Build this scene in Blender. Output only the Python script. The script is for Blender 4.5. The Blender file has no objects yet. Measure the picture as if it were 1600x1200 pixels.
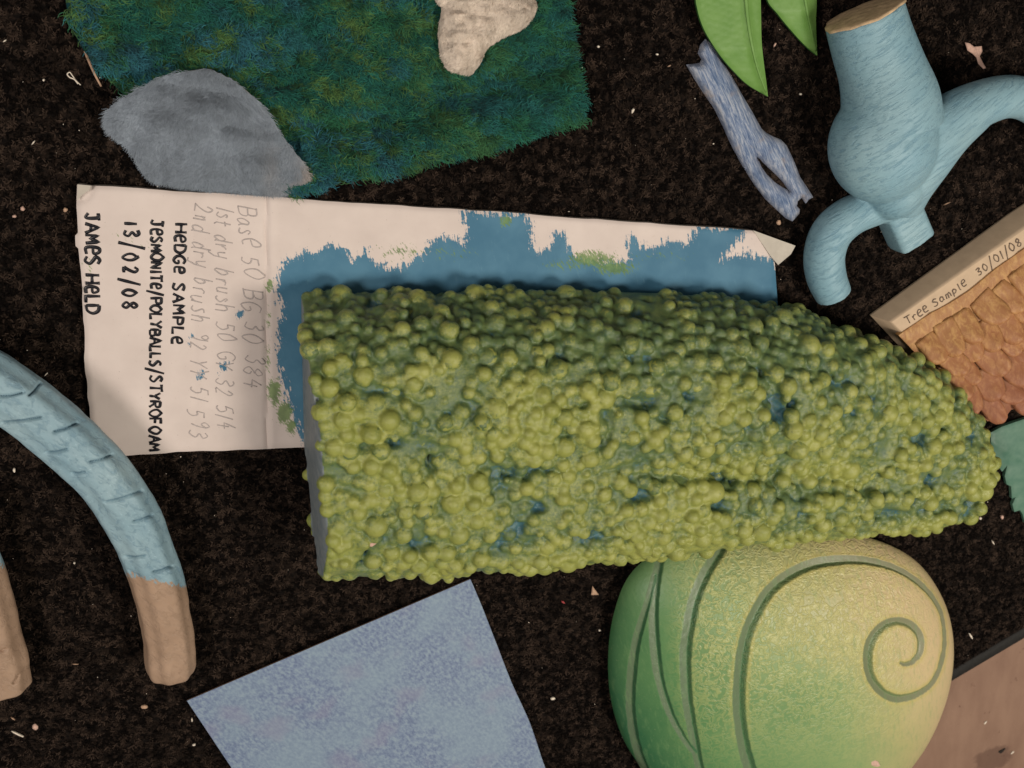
import bpy, math, random
import numpy as np
from mathutils import Vector, Matrix
from mathutils.bvhtree import BVHTree
from mathutils.geometry import delaunay_2d_cdt

rng = np.random.default_rng(7)
random.seed(7)
scene = bpy.context.scene
COL = scene.collection
MM = 0.001

# ------------------------------------------------------------------ camera
F = 1600.0                     # focal length in photo pixels (photo is 1600 x 1200)
NADIR = (420.0, -20.0)         # where a plumb line through the lens would meet the picture plane
DIST = 0.60
_d = np.array([(NADIR[0] - 800) / F, (600 - NADIR[1]) / F, -1.0]); _d /= np.linalg.norm(_d)
_zc = -_d
_xc = np.array([1.0, 0, 0]) - _zc * _zc[0]; _xc /= np.linalg.norm(_xc)
_yc = np.cross(_zc, _xc)
R = np.array([_xc, _yc, _zc])              # camera axes -> world
CAM = -DIST * (R @ np.array([0, 0, -1.0]))
cam_data = bpy.data.cameras.new('camera')
cam = bpy.data.objects.new('camera', cam_data)
COL.objects.link(cam)
m4 = Matrix([list(R[i]) + [CAM[i]] for i in range(3)] + [[0, 0, 0, 1]])
cam.matrix_world = m4
cam_data.sensor_width = 36.0
cam_data.lens = 36.0 * F / 1600.0
cam_data.clip_start = 0.01
cam_data.clip_end = 50.0
cam_data.dof.use_dof = True
cam_data.dof.focus_distance = 0.54
cam_data.dof.aperture_fstop = 16.0
scene.camera = cam

# ------------------------------------------------------------------ light of the room
world = bpy.data.worlds.new('World'); scene.world = world; world.use_nodes = True
bg = world.node_tree.nodes['Background']
bg.inputs[0].default_value = (1.0, 0.93, 0.86, 1)
bg.inputs[1].default_value = 0.15


def area_lamp(name, loc, target, size, power, color):
    ld = bpy.data.lights.new(name, 'AREA'); ld.shape = 'DISK'; ld.size = size
    ld.energy = power; ld.color = color
    o = bpy.data.objects.new(name, ld); COL.objects.link(o)
    o.location = loc
    o.rotation_euler = (Vector(target) - Vector(loc)).to_track_quat('-Z', 'Y').to_euler()
    return o


area_lamp('ceiling_lamp_right', (0.62, -0.24, 1.15), (0.10, 0, 0), 0.36, 13.2, (1.0, 0.91, 0.79))
area_lamp('ceiling_lamp_left', (-0.78, 0.16, 1.12), (-0.05, 0, 0), 0.36, 8.2, (1.0, 0.91, 0.83))

scene.render.engine = 'CYCLES'
scene.cycles.use_denoising = True
scene.cycles.max_bounces = 6
scene.view_settings.view_transform = 'Standard'
scene.view_settings.look = 'None'
scene.view_settings.exposure = 0.0
scene.view_settings.gamma = 1.0
scene.view_settings.use_curve_mapping = False


# ------------------------------------------------------------------ geometry helpers
def W(px, py, z):
    """photo position at height z (metres) -> world point(s)"""
    px = np.asarray(px, float); py = np.asarray(py, float); z = np.asarray(z, float)
    px, py, z = np.broadcast_arrays(px, py, z)
    v = np.stack([(px - 800) / F, (600 - py) / F, -np.ones_like(px)], -1) @ R.T
    t = (z - CAM[2]) / v[..., 2]
    return CAM + v * t[..., None]


def proj(P):
    v = (np.asarray(P) - CAM) @ R
    return np.stack([800 + F * v[..., 0] / -v[..., 2], 600 - F * v[..., 1] / -v[..., 2]], -1)


def catmull(pts, n, closed=False):
    P = np.asarray(pts, float); k = len(P)
    if closed:
        Q = np.vstack([P[-1], P, P[0], P[1]]); segs = k
    else:
        Q = np.vstack([2 * P[0] - P[1], P, 2 * P[-1] - P[-2]]); segs = k - 1
    t = np.linspace(0, segs, n, endpoint=not closed)
    i = np.minimum(t.astype(int), segs - 1); f = (t - i)[:, None]
    a, b, c, d = Q[i], Q[i + 1], Q[i + 2], Q[i + 3]
    return 0.5 * (2 * b + (c - a) * f + (2 * a - 5 * b + 4 * c - d) * f ** 2 + (3 * b - a - 3 * c + d) * f ** 3)


def _hash(i, j, k, seed):
    h = (i.astype(np.int64) * 374761393 + j.astype(np.int64) * 668265263 + k.astype(np.int64) * 2147483647 + seed * 974634777) & 0xFFFFFFFF
    h = ((h ^ (h >> 13)) * 1274126177) & 0xFFFFFFFF
    return ((h ^ (h >> 16)) & 0xFFFF) / 65535.0


def vnoise(p, seed=0):
    p = np.asarray(p, float)
    if p.shape[-1] == 2:
        p = np.concatenate([p, np.zeros(p.shape[:-1] + (1,))], -1)
    i = np.floor(p).astype(np.int64); f = p - i; f = f * f * (3 - 2 * f)
    out = 0
    for dx in (0, 1):
        for dy in (0, 1):
            for dz in (0, 1):
                w = (f[..., 0] if dx else 1 - f[..., 0]) * (f[..., 1] if dy else 1 - f[..., 1]) * (f[..., 2] if dz else 1 - f[..., 2])
                out = out + w * _hash(i[..., 0] + dx, i[..., 1] + dy, i[..., 2] + dz, seed)
    return out


def fbm(p, seed=0, octv=3):
    p = np.asarray(p, float); a, s, o = 0.5, 0, 0
    for k in range(octv):
        o = o + a * vnoise(p * 2 ** k, seed + k * 17); s += a; a *= 0.5
    return o / s


def make_mesh(name, verts, faces, mats, smooth=True, attrs=None, mat_idx=None, sharp=None):
    """faces: list of int arrays of shape (m, k)"""
    if isinstance(faces, np.ndarray):
        faces = [faces]
    faces = [np.asarray(f, np.int32) for f in faces if len(f)]
    me = bpy.data.meshes.new(name)
    verts = np.asarray(verts, np.float32)
    me.vertices.add(len(verts)); me.vertices.foreach_set('co', verts.ravel())
    loops = np.concatenate([f.ravel() for f in faces])
    tot = np.concatenate([np.full(len(f), f.shape[1], np.int32) for f in faces])
    start = np.concatenate([[0], np.cumsum(tot)[:-1]]).astype(np.int32)
    me.loops.add(len(loops)); me.loops.foreach_set('vertex_index', loops)
    me.polygons.add(len(tot)); me.polygons.foreach_set('loop_start', start)
    me.polygons.foreach_set('loop_total', tot)
    me.polygons.foreach_set('use_smooth', np.full(len(tot), smooth, bool))
    if mat_idx is not None:
        me.polygons.foreach_set('material_index', np.asarray(mat_idx, np.int32))
    me.update(calc_edges=True); me.validate()
    for m in (mats if isinstance(mats, (list, tuple)) else [mats]):
        me.materials.append(m)
    if sharp: me.set_sharp_from_angle(angle=math.radians(sharp))
    for k, v in (attrs or {}).items():
        v = np.asarray(v, np.float32)
        if v.ndim == 1:
            a = me.attributes.new(k, 'FLOAT', 'POINT'); a.data.foreach_set('value', v)
        else:
            a = me.attributes.new(k, 'FLOAT_COLOR', 'POINT')
            if v.shape[1] == 3:
                v = np.concatenate([v, np.ones((len(v), 1), np.float32)], 1)
            a.data.foreach_set('color', v.ravel())
    return me


def link(name, me, parent=None, loc=None):
    o = bpy.data.objects.new(name, me); COL.objects.link(o)
    if parent is not None:
        o.parent = parent
        base = np.array(parent.get('_base', (0, 0, 0)))
        o.location = (np.array(loc) if loc is not None else np.zeros(3)) - base
    elif loc is not None:
        o.location = loc
    return o


def tag(o, label, cat, group=None):
    o['label'] = label; o['category'] = cat
    if group: o['group'] = group
    return o


BASES = []


def thing(name, base, label, cat, group=None):
    o = bpy.data.objects.new(name, None); COL.objects.link(o)
    o.empty_display_size = 0.01
    o.location = base; o['_base'] = [float(x) for x in base]
    BASES.append(o)
    return tag(o, label, cat, group)


def structure(o):
    o['kind'] = 'structure'; return o


def pip(poly, pts):
    poly = np.asarray(poly, float); x, y = pts[:, 0], pts[:, 1]
    inside = np.zeros(len(pts), bool); j = len(poly) - 1
    for i in range(len(poly)):
        xi, yi = poly[i]; xj, yj = poly[j]
        c = ((yi > y) != (yj > y)) & (x < (xj - xi) * (y - yi) / (yj - yi + 1e-12) + xi)
        inside ^= c; j = i
    return inside


def seg_dist(pts, line, closed=False, signed=False):
    line = np.asarray(line, float)
    A = line; B = np.roll(line, -1, 0)
    if not closed: A, B = A[:-1], B[:-1]
    best = np.full(len(pts), 1e9); sgn = np.zeros(len(pts)); par = np.zeros(len(pts))
    for k, (a, b) in enumerate(zip(A, B)):
        d = b - a; L = d @ d + 1e-12
        t = np.clip(((pts - a) @ d) / L, 0, 1)
        e = pts - (a + t[:, None] * d)
        r = np.sqrt((e ** 2).sum(1)); m = r < best
        best[m] = r[m]; sgn[m] = np.sign(d[0] * e[m, 1] - d[1] * e[m, 0]); par[m] = (k + t[m]) / len(A)
    return (best, sgn, par) if signed else best


def resample(poly, step, closed=True):
    P = np.asarray(poly, float)
    Q = np.vstack([P, P[:1]]) if closed else P
    out = []
    for a, b in zip(Q[:-1], Q[1:]):
        n = max(1, int(np.linalg.norm(b - a) / step))
        for k in range(n): out.append(a + (b - a) * k / n)
    if not closed: out.append(Q[-1])
    return np.array(out)


def plate(outline, zfun, zbot, step=6.0, holes=(), resample_edge=True):
    """solid slab: outline in photo pixels, top height zfun(px, py, edge distance) in mm, bottom at zbot mm"""
    ol = resample(outline, step) if resample_edge else np.asarray(outline, float)
    hs = [resample(h, step) for h in holes]
    lo, hi = ol.min(0), ol.max(0)
    gx, gy = np.meshgrid(np.arange(lo[0], hi[0], step), np.arange(lo[1], hi[1], step))
    g = np.stack([gx.ravel(), gy.ravel()], 1); g = g + rng.uniform(-.25, .25, g.shape) * step
    rings = [ol] + hs
    d = np.min([seg_dist(g, r, True) for r in rings], 0)
    ok = pip(ol, g) & (d > step * 0.45)
    for h in hs: ok &= ~pip(h, g)
    g = g[ok]
    pts = np.vstack(rings + [g]); edges = []; k = 0
    for r in rings:
        n = len(r); edges += [(k + i, k + (i + 1) % n) for i in range(n)]; k += n
    vo, _, fo, ov, _, _ = delaunay_2d_cdt([Vector(p) for p in pts], edges, [], 0, 1e-5)
    P = np.array([[v.x, v.y] for v in vo]); T = np.array([f for f in fo if len(f) == 3])
    c = P[T].mean(1); ok = pip(ol, c)
    for h in hs: ok &= ~pip(h, c)
    T = T[ok]
    dist = np.min([seg_dist(P, r, True) for r in rings], 0)
    z = zfun(P[:, 0], P[:, 1], dist) * MM
    top = W(P[:, 0], P[:, 1], z)
    a, b, cc = top[T[:, 0]], top[T[:, 1]], top[T[:, 2]]
    flip = np.cross(b - a, cc - a)[:, 2] < 0
    T[flip] = T[flip][:, ::-1]
    bot = top.copy()
    zb = zbot(P[:, 0], P[:, 1], dist, z / MM) if callable(zbot) else np.full(len(P), float(zbot))
    bot[:, 2] = np.minimum(zb * MM, top[:, 2] - 0.0002)
    n = len(P)
    E = np.concatenate([T[:, [0, 1]], T[:, [1, 2]], T[:, [2, 0]]])
    key = set(map(tuple, E)); bd = np.array([e for e in key if (e[1], e[0]) not in key])
    side = np.stack([bd[:, 1], bd[:, 0], bd[:, 0] + n, bd[:, 1] + n], 1)
    V = np.vstack([top, bot])
    return V, [T, T[:, ::-1] + n, side], dict(P=P, T=T, n=n, dist=dist)


def tube(pts, rad, sides=8, flat=1.0, caps=True, up=None, shape=None):
    P = np.asarray(pts, float); n = len(P); rad = np.broadcast_to(np.asarray(rad, float), (n,))
    tg = np.gradient(P, axis=0); tg /= np.linalg.norm(tg, axis=1)[:, None] + 1e-12
    upv = np.array([0, 0, 1.0]) if up is None else np.asarray(up, float)
    sd = np.cross(tg, upv); sd /= np.linalg.norm(sd, axis=1)[:, None] + 1e-9
    nr = np.cross(sd, tg)
    a = np.linspace(0, 2 * np.pi, sides, endpoint=False)
    ca, sa = np.cos(a), np.sin(a)
    if shape is not None:
        s = shape(a); ca, sa = ca * s, sa * s
    V = P[:, None] + rad[:, None, None] * (ca[None, :, None] * sd[:, None] + flat * sa[None, :, None] * nr[:, None])
    V = V.reshape(-1, 3)
    i, j = np.meshgrid(np.arange(n - 1), np.arange(sides), indexing='ij')
    q = np.stack([i * sides + j, i * sides + (j + 1) % sides, (i + 1) * sides + (j + 1) % sides, (i + 1) * sides + j], -1).reshape(-1, 4)
    fs = [q]
    if caps:
        fs += [np.arange(sides)[None, ::-1], (np.arange(sides) + (n - 1) * sides)[None]]
    return V, fs


def merge(parts):
    V, Fs, k = [], {}, 0
    for v, fs in parts:
        V.append(v)
        for f in fs:
            f = np.asarray(f)
            Fs.setdefault(f.shape[1], []).append(f + k)
        k += len(v)
    return np.vstack(V), [np.vstack(x) for x in Fs.values()]


def ico(sub=2):
    t = (1 + 5 ** .5) / 2
    v = [(-1, t, 0), (1, t, 0), (-1, -t, 0), (1, -t, 0), (0, -1, t), (0, 1, t), (0, -1, -t), (0, 1, -t), (t, 0, -1), (t, 0, 1), (-t, 0, -1), (-t, 0, 1)]
    f = [(0, 11, 5), (0, 5, 1), (0, 1, 7), (0, 7, 10), (0, 10, 11), (1, 5, 9), (5, 11, 4), (11, 10, 2), (10, 7, 6), (7, 1, 8), (3, 9, 4), (3, 4, 2), (3, 2, 6), (3, 6, 8), (3, 8, 9), (4, 9, 5), (2, 4, 11), (6, 2, 10), (8, 6, 7), (9, 8, 1)]
    v = [np.array(x, float) / np.linalg.norm(x) for x in v]
    for _ in range(sub):
        c, nf = {}, []
        def mid(a, b):
            k = (min(a, b), max(a, b))
            if k not in c:
                m = v[a] + v[b]; v.append(m / np.linalg.norm(m)); c[k] = len(v) - 1
            return c[k]
        for a, b, d in f:
            x, y, z = mid(a, b), mid(b, d), mid(d, a)
            nf += [(a, x, z), (b, y, x), (d, z, y), (x, y, z)]
        f = nf
    return np.array(v), np.array(f)


def remeshed(V, Fs, voxel, smooth_iter=4, fac=0.5):
    me = make_mesh('tmp', V, Fs, [])
    o = bpy.data.objects.new('tmp', me); COL.objects.link(o)
    r = o.modifiers.new('r', 'REMESH'); r.mode = 'VOXEL'; r.voxel_size = voxel; r.adaptivity = 0
    if smooth_iter:
        s = o.modifiers.new('s', 'SMOOTH'); s.factor = fac; s.iterations = smooth_iter
    dg = bpy.context.evaluated_depsgraph_get(); dg.update()
    ev = o.evaluated_get(dg); m2 = ev.to_mesh()
    n = len(m2.vertices); co = np.empty(n * 3, np.float32); m2.vertices.foreach_get('co', co)
    nl = len(m2.loops); li = np.empty(nl, np.int32); m2.loops.foreach_get('vertex_index', li)
    lt = np.empty(len(m2.polygons), np.int32); m2.polygons.foreach_get('loop_total', lt)
    ls = np.empty(len(m2.polygons), np.int32); m2.polygons.foreach_get('loop_start', ls)
    q = li[(ls[lt == 4][:, None] + np.arange(4))]; t = li[(ls[lt == 3][:, None] + np.arange(3))]
    ev.to_mesh_clear(); bpy.data.objects.remove(o); bpy.data.meshes.remove(me)
    return co.reshape(-1, 3).astype(float), [f for f in (q, t) if len(f)]


def sample_tris(V, T, n):
    a, b, c = V[T[:, 0]], V[T[:, 1]], V[T[:, 2]]
    cr = np.cross(b - a, c - a); ar = np.linalg.norm(cr, axis=1)
    i = rng.choice(len(T), n, p=ar / ar.sum())
    r1 = np.sqrt(rng.random(n))[:, None]; r2 = rng.random(n)[:, None]
    p = (1 - r1) * a[i] + r1 * (1 - r2) * b[i] + r1 * r2 * c[i]
    return p, cr[i] / (ar[i][:, None] + 1e-20)


def strand_mesh(name, root, nor, lean, length, lift, width, K, curl, c0, c1, material):
    n = len(root); t = np.linspace(0, 1, K + 1)[None, :, None]
    L = np.broadcast_to(length, (n,))[:, None, None]; lf = np.broadcast_to(lift, (n,))[:, None, None]
    lean = lean - nor * (lean * nor).sum(1)[:, None]
    lean /= np.linalg.norm(lean, axis=1)[:, None] + 1e-9
    side = np.cross(lean, nor)
    ph = rng.uniform(0, 6.28, n)[:, None, None]; cv = np.broadcast_to(curl, (n,))[:, None, None]
    wob = np.sin(ph + t * 4.0) - np.sin(ph)
    pos = root[:, None] + nor[:, None] * L * lf * (t - 0.45 * t ** 2) * 1.6 + lean[:, None] * L * (0.35 * t + 0.65 * t ** 2) * np.sqrt(np.maximum(1 - lf ** 2, .05)) + side[:, None] * L * cv * wob
    hw = np.broadcast_to(width, (n,))[:, None, None] * (1 - 0.8 * t ** 1.5) * 0.5
    tw = rng.uniform(-.5, .5, n)[:, None, None]
    sv = side[:, None] + nor[:, None] * tw
    V = np.stack([pos - sv * hw, pos + sv * hw], 2)      # n, K+1, 2, 3
    base = (np.arange(n) * (K + 1) * 2)[:, None]; k = np.arange(K)[None] * 2
    q = np.stack([base + k, base + k + 1, base + k + 3, base + k + 2], -1).reshape(-1, 4)
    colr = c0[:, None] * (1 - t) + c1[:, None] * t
    colr = np.repeat(colr[:, :, None], 2, 2).reshape(-1, 3)
    return make_mesh(name, V.reshape(-1, 3), q, material, True, {'Col': colr})


# ------------------------------------------------------------------ material helpers
class NT:
    def __init__(s, name, rough=0.7, spec=0.3):
        s.mat = bpy.data.materials.new(name); s.mat.use_nodes = True
        s.nt = s.mat.node_tree; s.b = s.nt.nodes['Principled BSDF']
        s.b.inputs['Roughness'].default_value = rough
        s.b.inputs['Specular IOR Level'].default_value = spec
    def node(s, t): return s.nt.nodes.new(t)
    def put(s, sock, v):
        if isinstance(v, bpy.types.NodeSocket): s.nt.links.new(v, sock)
        elif isinstance(v, (tuple, list)) and len(v) == 3 and sock.type == 'RGBA': sock.default_value = (*v, 1)
        else: sock.default_value = v
    def pos(s): return s.node('ShaderNodeNewGeometry').outputs['Position']
    def objc(s): return s.node('ShaderNodeTexCoord').outputs['Object']
    def rand(s): return s.node('ShaderNodeObjectInfo').outputs['Random']
    def mapv(s, v, scale=(1, 1, 1), rot=(0, 0, 0), loc=(0, 0, 0)):
        m = s.node('ShaderNodeMapping'); m.vector_type = 'TEXTURE'; s.put(m.inputs[0], v)
        m.inputs[1].default_value = loc; m.inputs[2].default_value = rot; m.inputs[3].default_value = tuple(1 / k for k in scale)
        return m.outputs[0]
    def noise(s, scale, detail=3, rough=.55, vec=None, dist=0.0):
        n = s.node('ShaderNodeTexNoise'); s.put(n.inputs['Vector'], vec if vec is not None else s.pos())
        n.inputs['Scale'].default_value = scale; n.inputs['Detail'].default_value = detail
        n.inputs['Roughness'].default_value = rough; n.inputs['Distortion'].default_value = dist
        return n.outputs['Fac']
    def voro(s, scale, vec=None, feature='F1'):
        n = s.node('ShaderNodeTexVoronoi'); n.feature = feature
        s.put(n.inputs['Vector'], vec if vec is not None else s.pos()); n.inputs['Scale'].default_value = scale
        return n.outputs['Distance']
    def ramp(s, f, stops, interp='LINEAR'):
        r = s.node('ShaderNodeValToRGB'); s.put(r.inputs[0], f); e = r.color_ramp.elements; r.color_ramp.interpolation = interp
        while len(e) < len(stops): e.new(0.5)
        for x, (p, c) in zip(e, stops):
            x.position = p; x.color = (*c, 1) if not isinstance(c, (int, float)) else (c, c, c, 1)
        return r.outputs[0]
    def mix(s, f, a, b, mode='MIX'):
        m = s.node('ShaderNodeMix'); m.data_type = 'RGBA'; m.blend_type = mode
        s.put(m.inputs[0], f); s.put(m.inputs[6], a); s.put(m.inputs[7], b); return m.outputs[2]
    def math(s, op, a, b=0.5, clamp=False):
        m = s.node('ShaderNodeMath'); m.operation = op; m.use_clamp = clamp
        s.put(m.inputs[0], a); s.put(m.inputs[1], b); return m.outputs[0]
    def sstep(s, v, lo, hi):
        m = s.node('ShaderNodeMapRange'); m.interpolation_type = 'SMOOTHSTEP'
        s.put(m.inputs[0], v); m.inputs[1].default_value = lo; m.inputs[2].default_value = hi
        return m.outputs[0]
    def attr(s, name, out='Fac'):
        a = s.node('ShaderNodeAttribute'); a.attribute_name = name; return a.outputs[out]
    def bump(s, h, strength=.5, dist=.001):
        b = s.node('ShaderNodeBump'); b.inputs['Strength'].default_value = strength; b.inputs['Distance'].default_value = dist
        s.put(b.inputs['Height'], h); s.nt.links.new(b.outputs[0], s.b.inputs['Normal'])
    def color(s, c): s.put(s.b.inputs['Base Color'], c); return s


def simple(name, col, var=.12, scale=400, rough=.7, bump=.2, bdist=.0004):
    m = NT(name, rough)
    n = m.noise(scale, 4)
    lo = tuple(c * (1 - var) for c in col); hi = tuple(min(1, c * (1 + var)) for c in col)
    m.color(m.ramp(n, [(.3, lo), (.7, hi)])); m.bump(n, bump, bdist)
    return m.mat


# palette
M = {}
# carpet backing and pile
m = NT('carpet_backing', .95, .1); n = m.noise(330, 4, .6)
m.color(m.ramp(n, [(.42, (.004, .003, .0025)), (.68, (.022, .014, .010))])); m.bump(n, .8, .003); M['carpet'] = m.mat
m = NT('carpet_fibre', .95, .08); m.color(m.attr('Col', 'Color')); M['pile'] = m.mat
m = NT('rubber_edge', .7, .25); n = m.noise(500, 4); m.color(m.ramp(n, [(.3, (.006, .0056, .005)), (.7, (.013, .012, .0105))])); m.bump(n, .3, .0005); M['rubber'] = m.mat
# reddish hardboard under the mat
m = NT('brown_board', .6, .3)
g = m.noise(60, 5, .6, m.mapv(m.pos(), (1, .35, 1), (0, 0, .1)))
sp = m.noise(190, 3, .6)
c = m.ramp(g, [(.3, (.185, .108, .074)), (.7, (.240, .148, .102))])
c = m.mix(m.sstep(sp, .66, .76), c, (.11, .055, .036))
c = m.mix(m.sstep(m.noise(900, 2), .70, .78), c, (.33, .20, .15))
kx = W(1552, 1185, -0.007)
dv = m.node('ShaderNodeVectorMath'); dv.operation = 'DISTANCE'
m.nt.links.new(m.mapv(m.pos(), (1, 1.35, 1), (0, 0, 0), (0, 0, 0)), dv.inputs[0]); dv.inputs[1].default_value = (kx[0], kx[1] * 1.35, kx[2])
kd = m.math('ADD', dv.outputs['Value'], m.math('MULTIPLY', m.math('SUBTRACT', m.noise(130, 3), .5), .016))
c = m.mix(m.math('MULTIPLY', m.sstep(kd, .0190, .0125), .55), c, (.070, .034, .024))
m.color(c); m.bump(m.noise(700, 4), .25, .0004); M['wood'] = m.mat
M['knot'] = simple('knot_hole', (.012, .009, .007), .3, 800, .8)

# hedge paints: blue base coat, green then lime dry brushing on the raised parts
def hedge_mat(name, crest, lowpos):
    m = NT(name, .36, .45)
    blue = m.ramp(m.noise(120, 3), [(.35, (.034, .100, .125)), (.65, (.062, .145, .160))])
    green = m.ramp(m.noise(170, 4, .65), [(.32, (.062, .110, .056)), (.5, (.092, .140, .048)), (.68, (.138, .182, .058))])
    lime = m.ramp(m.noise(90, 4), [(.3, (.220, .248, .056)), (.55, (.282, .300, .070)), (.75, (.340, .350, .092))])
    fine = m.math('SUBTRACT', m.noise(620, 6, .78), .5)
    big = m.math('SUBTRACT', m.noise(38, 3, .6), .5)
    h = m.math('ADD', crest(m), m.math('ADD', m.math('MULTIPLY', fine, 1.3), m.math('MULTIPLY', big, 1.0)))
    c = m.mix(m.sstep(h, -.26, .02), blue, green)
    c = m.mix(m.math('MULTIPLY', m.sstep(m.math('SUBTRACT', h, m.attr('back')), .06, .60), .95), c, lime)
    # dark scuffs and pin holes
    sc = m.sstep(m.noise(1500, 3, .7), .70, .78)
    c = m.mix(m.math('MULTIPLY', sc, .55), c, (.045, .075, .045))
    m.color(c)
    m.bump(m.math('ADD', m.noise(600, 4, .65), m.math('MULTIPLY', m.noise(2000, 2), .5)), .55, .0008)
    return m.mat
M['hedge'] = hedge_mat('hedge_dry_brushed_paint', lambda m: m.attr('crest'), 0)
M['hedge_cut'] = None
m = NT('hedge_cut_face', .55, .3); n = m.noise(200, 4)
m.color(m.ramp(n, [(.3, (.125, .155, .172)), (.7, (.205, .225, .230))])); m.bump(n, .3, .0006); M['hedge_cut'] = m.mat

# card board with brush marks
m = NT('painted_card', .62, .25)
p = m.pos()
paper = m.ramp(m.noise(45, 3), [(.3, (.575, .495, .455)), (.7, (.645, .560, .515))])
paper = m.mix(m.sstep(m.noise(1100, 2, .6), .735, .775), paper, (.20, .15, .13))
paper = m.mix(m.math('MULTIPLY', m.sstep(m.noise(300, 4, .7), .60, .80), .25), paper, (.45, .37, .30))
streak = m.noise(75, 6, .72, m.mapv(p, (5.5, 1.2, 1), (0, 0, .22)), .6)
streak2 = m.noise(260, 4, .65, m.mapv(p, (1, 1.6, 1)))
hb = m.math('ADD', m.attr('blue'), m.math('ADD', m.math('MULTIPLY', m.math('SUBTRACT', streak, .5), 4.6), m.math('MULTIPLY', m.math('SUBTRACT', streak2, .5), 2.4)))
blue = m.ramp(m.noise(50, 3), [(.35, (.048, .150, .240)), (.65, (.072, .190, .285))])
streak3 = m.noise(150, 4, .7, m.mapv(p, (7, .8, 1), (0, 0, .12)), .3)
hb = m.math('ADD', hb, m.math('MULTIPLY', m.math('SUBTRACT', streak3, .5), 3.2))
gs = m.math('ADD', m.attr('green'), m.math('MULTIPLY', m.math('SUBTRACT', m.noise(330, 4, .7, m.mapv(p, (3, .8, 1), (0, 0, .6))), .5), 1.8))
grn = m.ramp(m.noise(220, 3), [(.35, (.085, .165, .040)), (.65, (.155, .255, .070))])
blue = m.mix(m.math('MULTIPLY', m.sstep(streak, .58, .75), .35), blue, (.14, .29, .38))
c = m.mix(m.sstep(hb, -.05, .22), paper, blue)
c = m.mix(m.math('MULTIPLY', m.sstep(gs, .50, .68), .85), c, grn)
m.color(c); m.bump(m.math('ADD', m.math('MULTIPLY', m.noise(260, 4, .6), .5), m.sstep(hb, .0, .15)), .25, .0005)
M['card'] = m.mat
M['card_edge'] = simple('card_torn_edge', (.48, .40, .34), .2, 500, .9)
M['card_flap'] = simple('card_folded_flap', (.46, .42, .36), .08, 200, .7, .1)
M['ink'] = simple('black_marker_ink', (.008, .008, .012), .3, 900, .35, .05)
m = NT('pencil_line', .5, .3); n = m.noise(1500, 3, .7); m.color(m.ramp(n, [(.3, (.29, .26, .25)), (.7, (.50, .44, .42))])); M['pencil'] = m.mat
M['pen'] = simple('brown_pen_line', (.10, .065, .045), .3, 900, .5, .05)

# fur
for nm, r in (('fur_green', .75), ('fur_grey', .85), ('fur_cream', .85)):
    m = NT(nm, r, .12); m.color(m.attr('Col', 'Color'))
    m.b.inputs['Sheen Weight'].default_value = .08
    M[nm] = m.mat
m = NT('green_fabric_base', .95, .05); n = m.noise(70, 4)
m.color(m.ramp(n, [(.35, (.004, .030, .026)), (.5, (.010, .045, .055)), (.7, (.014, .050, .022))])); m.bump(m.noise(600, 3), .8, .001); M['fabric_green'] = m.mat
M['fabric_grey'] = simple('grey_fabric_base', (.26, .27, .28), .15, 150, .95, .4, .001)
M['fabric_cream'] = simple('cream_fabric_base', (.42, .33, .255), .12, 150, .95, .4, .001)

# carved blue foam trunk and legs
def carved(name, c0, c1, c2, rot, scale=(1, 9, 4), extra=None):
    m = NT(name, .5, .38); p = m.pos()
    v = m.mapv(p, scale, rot)
    st = m.noise(75, 6, .68, v, .7)
    st2 = m.noise(260, 3, .6, v)
    c = m.ramp(m.noise(28, 3), [(.3, c0), (.7, c1)])
    c = m.mix(m.math('MULTIPLY', m.sstep(st, .50, .36), .40), c, c2)
    c = m.mix(m.math('MULTIPLY', m.sstep(m.noise(650, 4, .7), .60, .74), .35), c, c2)
    c = m.mix(m.math('MULTIPLY', m.sstep(st2, .58, .72), .35), c, tuple(min(1, k * 1.45) for k in c1))
    if extra: c = extra(m, c)
    m.color(c)
    m.bump(m.math('ADD', m.sstep(st, .32, .52), m.math('MULTIPLY', st2, .4)), .42, .0011)
    return m.mat
M['trunk'] = carved('carved_blue_foam', (.185, .335, .410), (.250, .395, .445), (.090, .215, .320), (0, 0, .62), (1.0, 8.0, 3))
def leg_extra(m, c):
    f = m.math('ADD', m.attr('bare'), m.math('MULTIPLY', m.math('SUBTRACT', m.noise(300, 5, .72, m.mapv(m.pos(), (3, 1, 1), (0, 0, .2))), .5), 2.6))
    tan = m.ramp(m.noise(60, 4), [(.3, (.300, .200, .135)), (.7, (.375, .255, .175))])
    c = m.mix(m.math('MULTIPLY', m.sstep(m.attr('nick'), .3, .9), .75), c, (.050, .115, .165))
    return m.mix(m.sstep(f, -.08, .08), c, tan)
M['leg'] = carved('blue_dry_brushed_leg', (.190, .310, .375), (.275, .395, .440), (.115, .220, .310), (0, 0, -.85), (2, 4, 3), leg_extra)
M['cutwood'] = simple('bare_cut_foam', (.56, .40, .24), .22, 260, .8, .5, .001)
M['stick'] = None
m = NT('blue_washed_bark', .8, .15); p = m.pos()
v = m.mapv(p, (8, .9, 2), (0, 0, .50))
st = m.noise(110, 7, .78, v, .4)
c = m.ramp(st, [(.40, (.090, .145, .260)), (.50, (.200, .265, .400)), (.59, (.430, .470, .550))])
c = m.mix(m.sstep(m.noise(60, 3), .60, .74), c, (.360, .310, .290))
c = m.mix(m.math('MULTIPLY', m.attr('edge'), .35), c, (.33, .30, .30))
m.color(c); m.bump(st, .8, .0016); M['stick'] = m.mat

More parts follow.
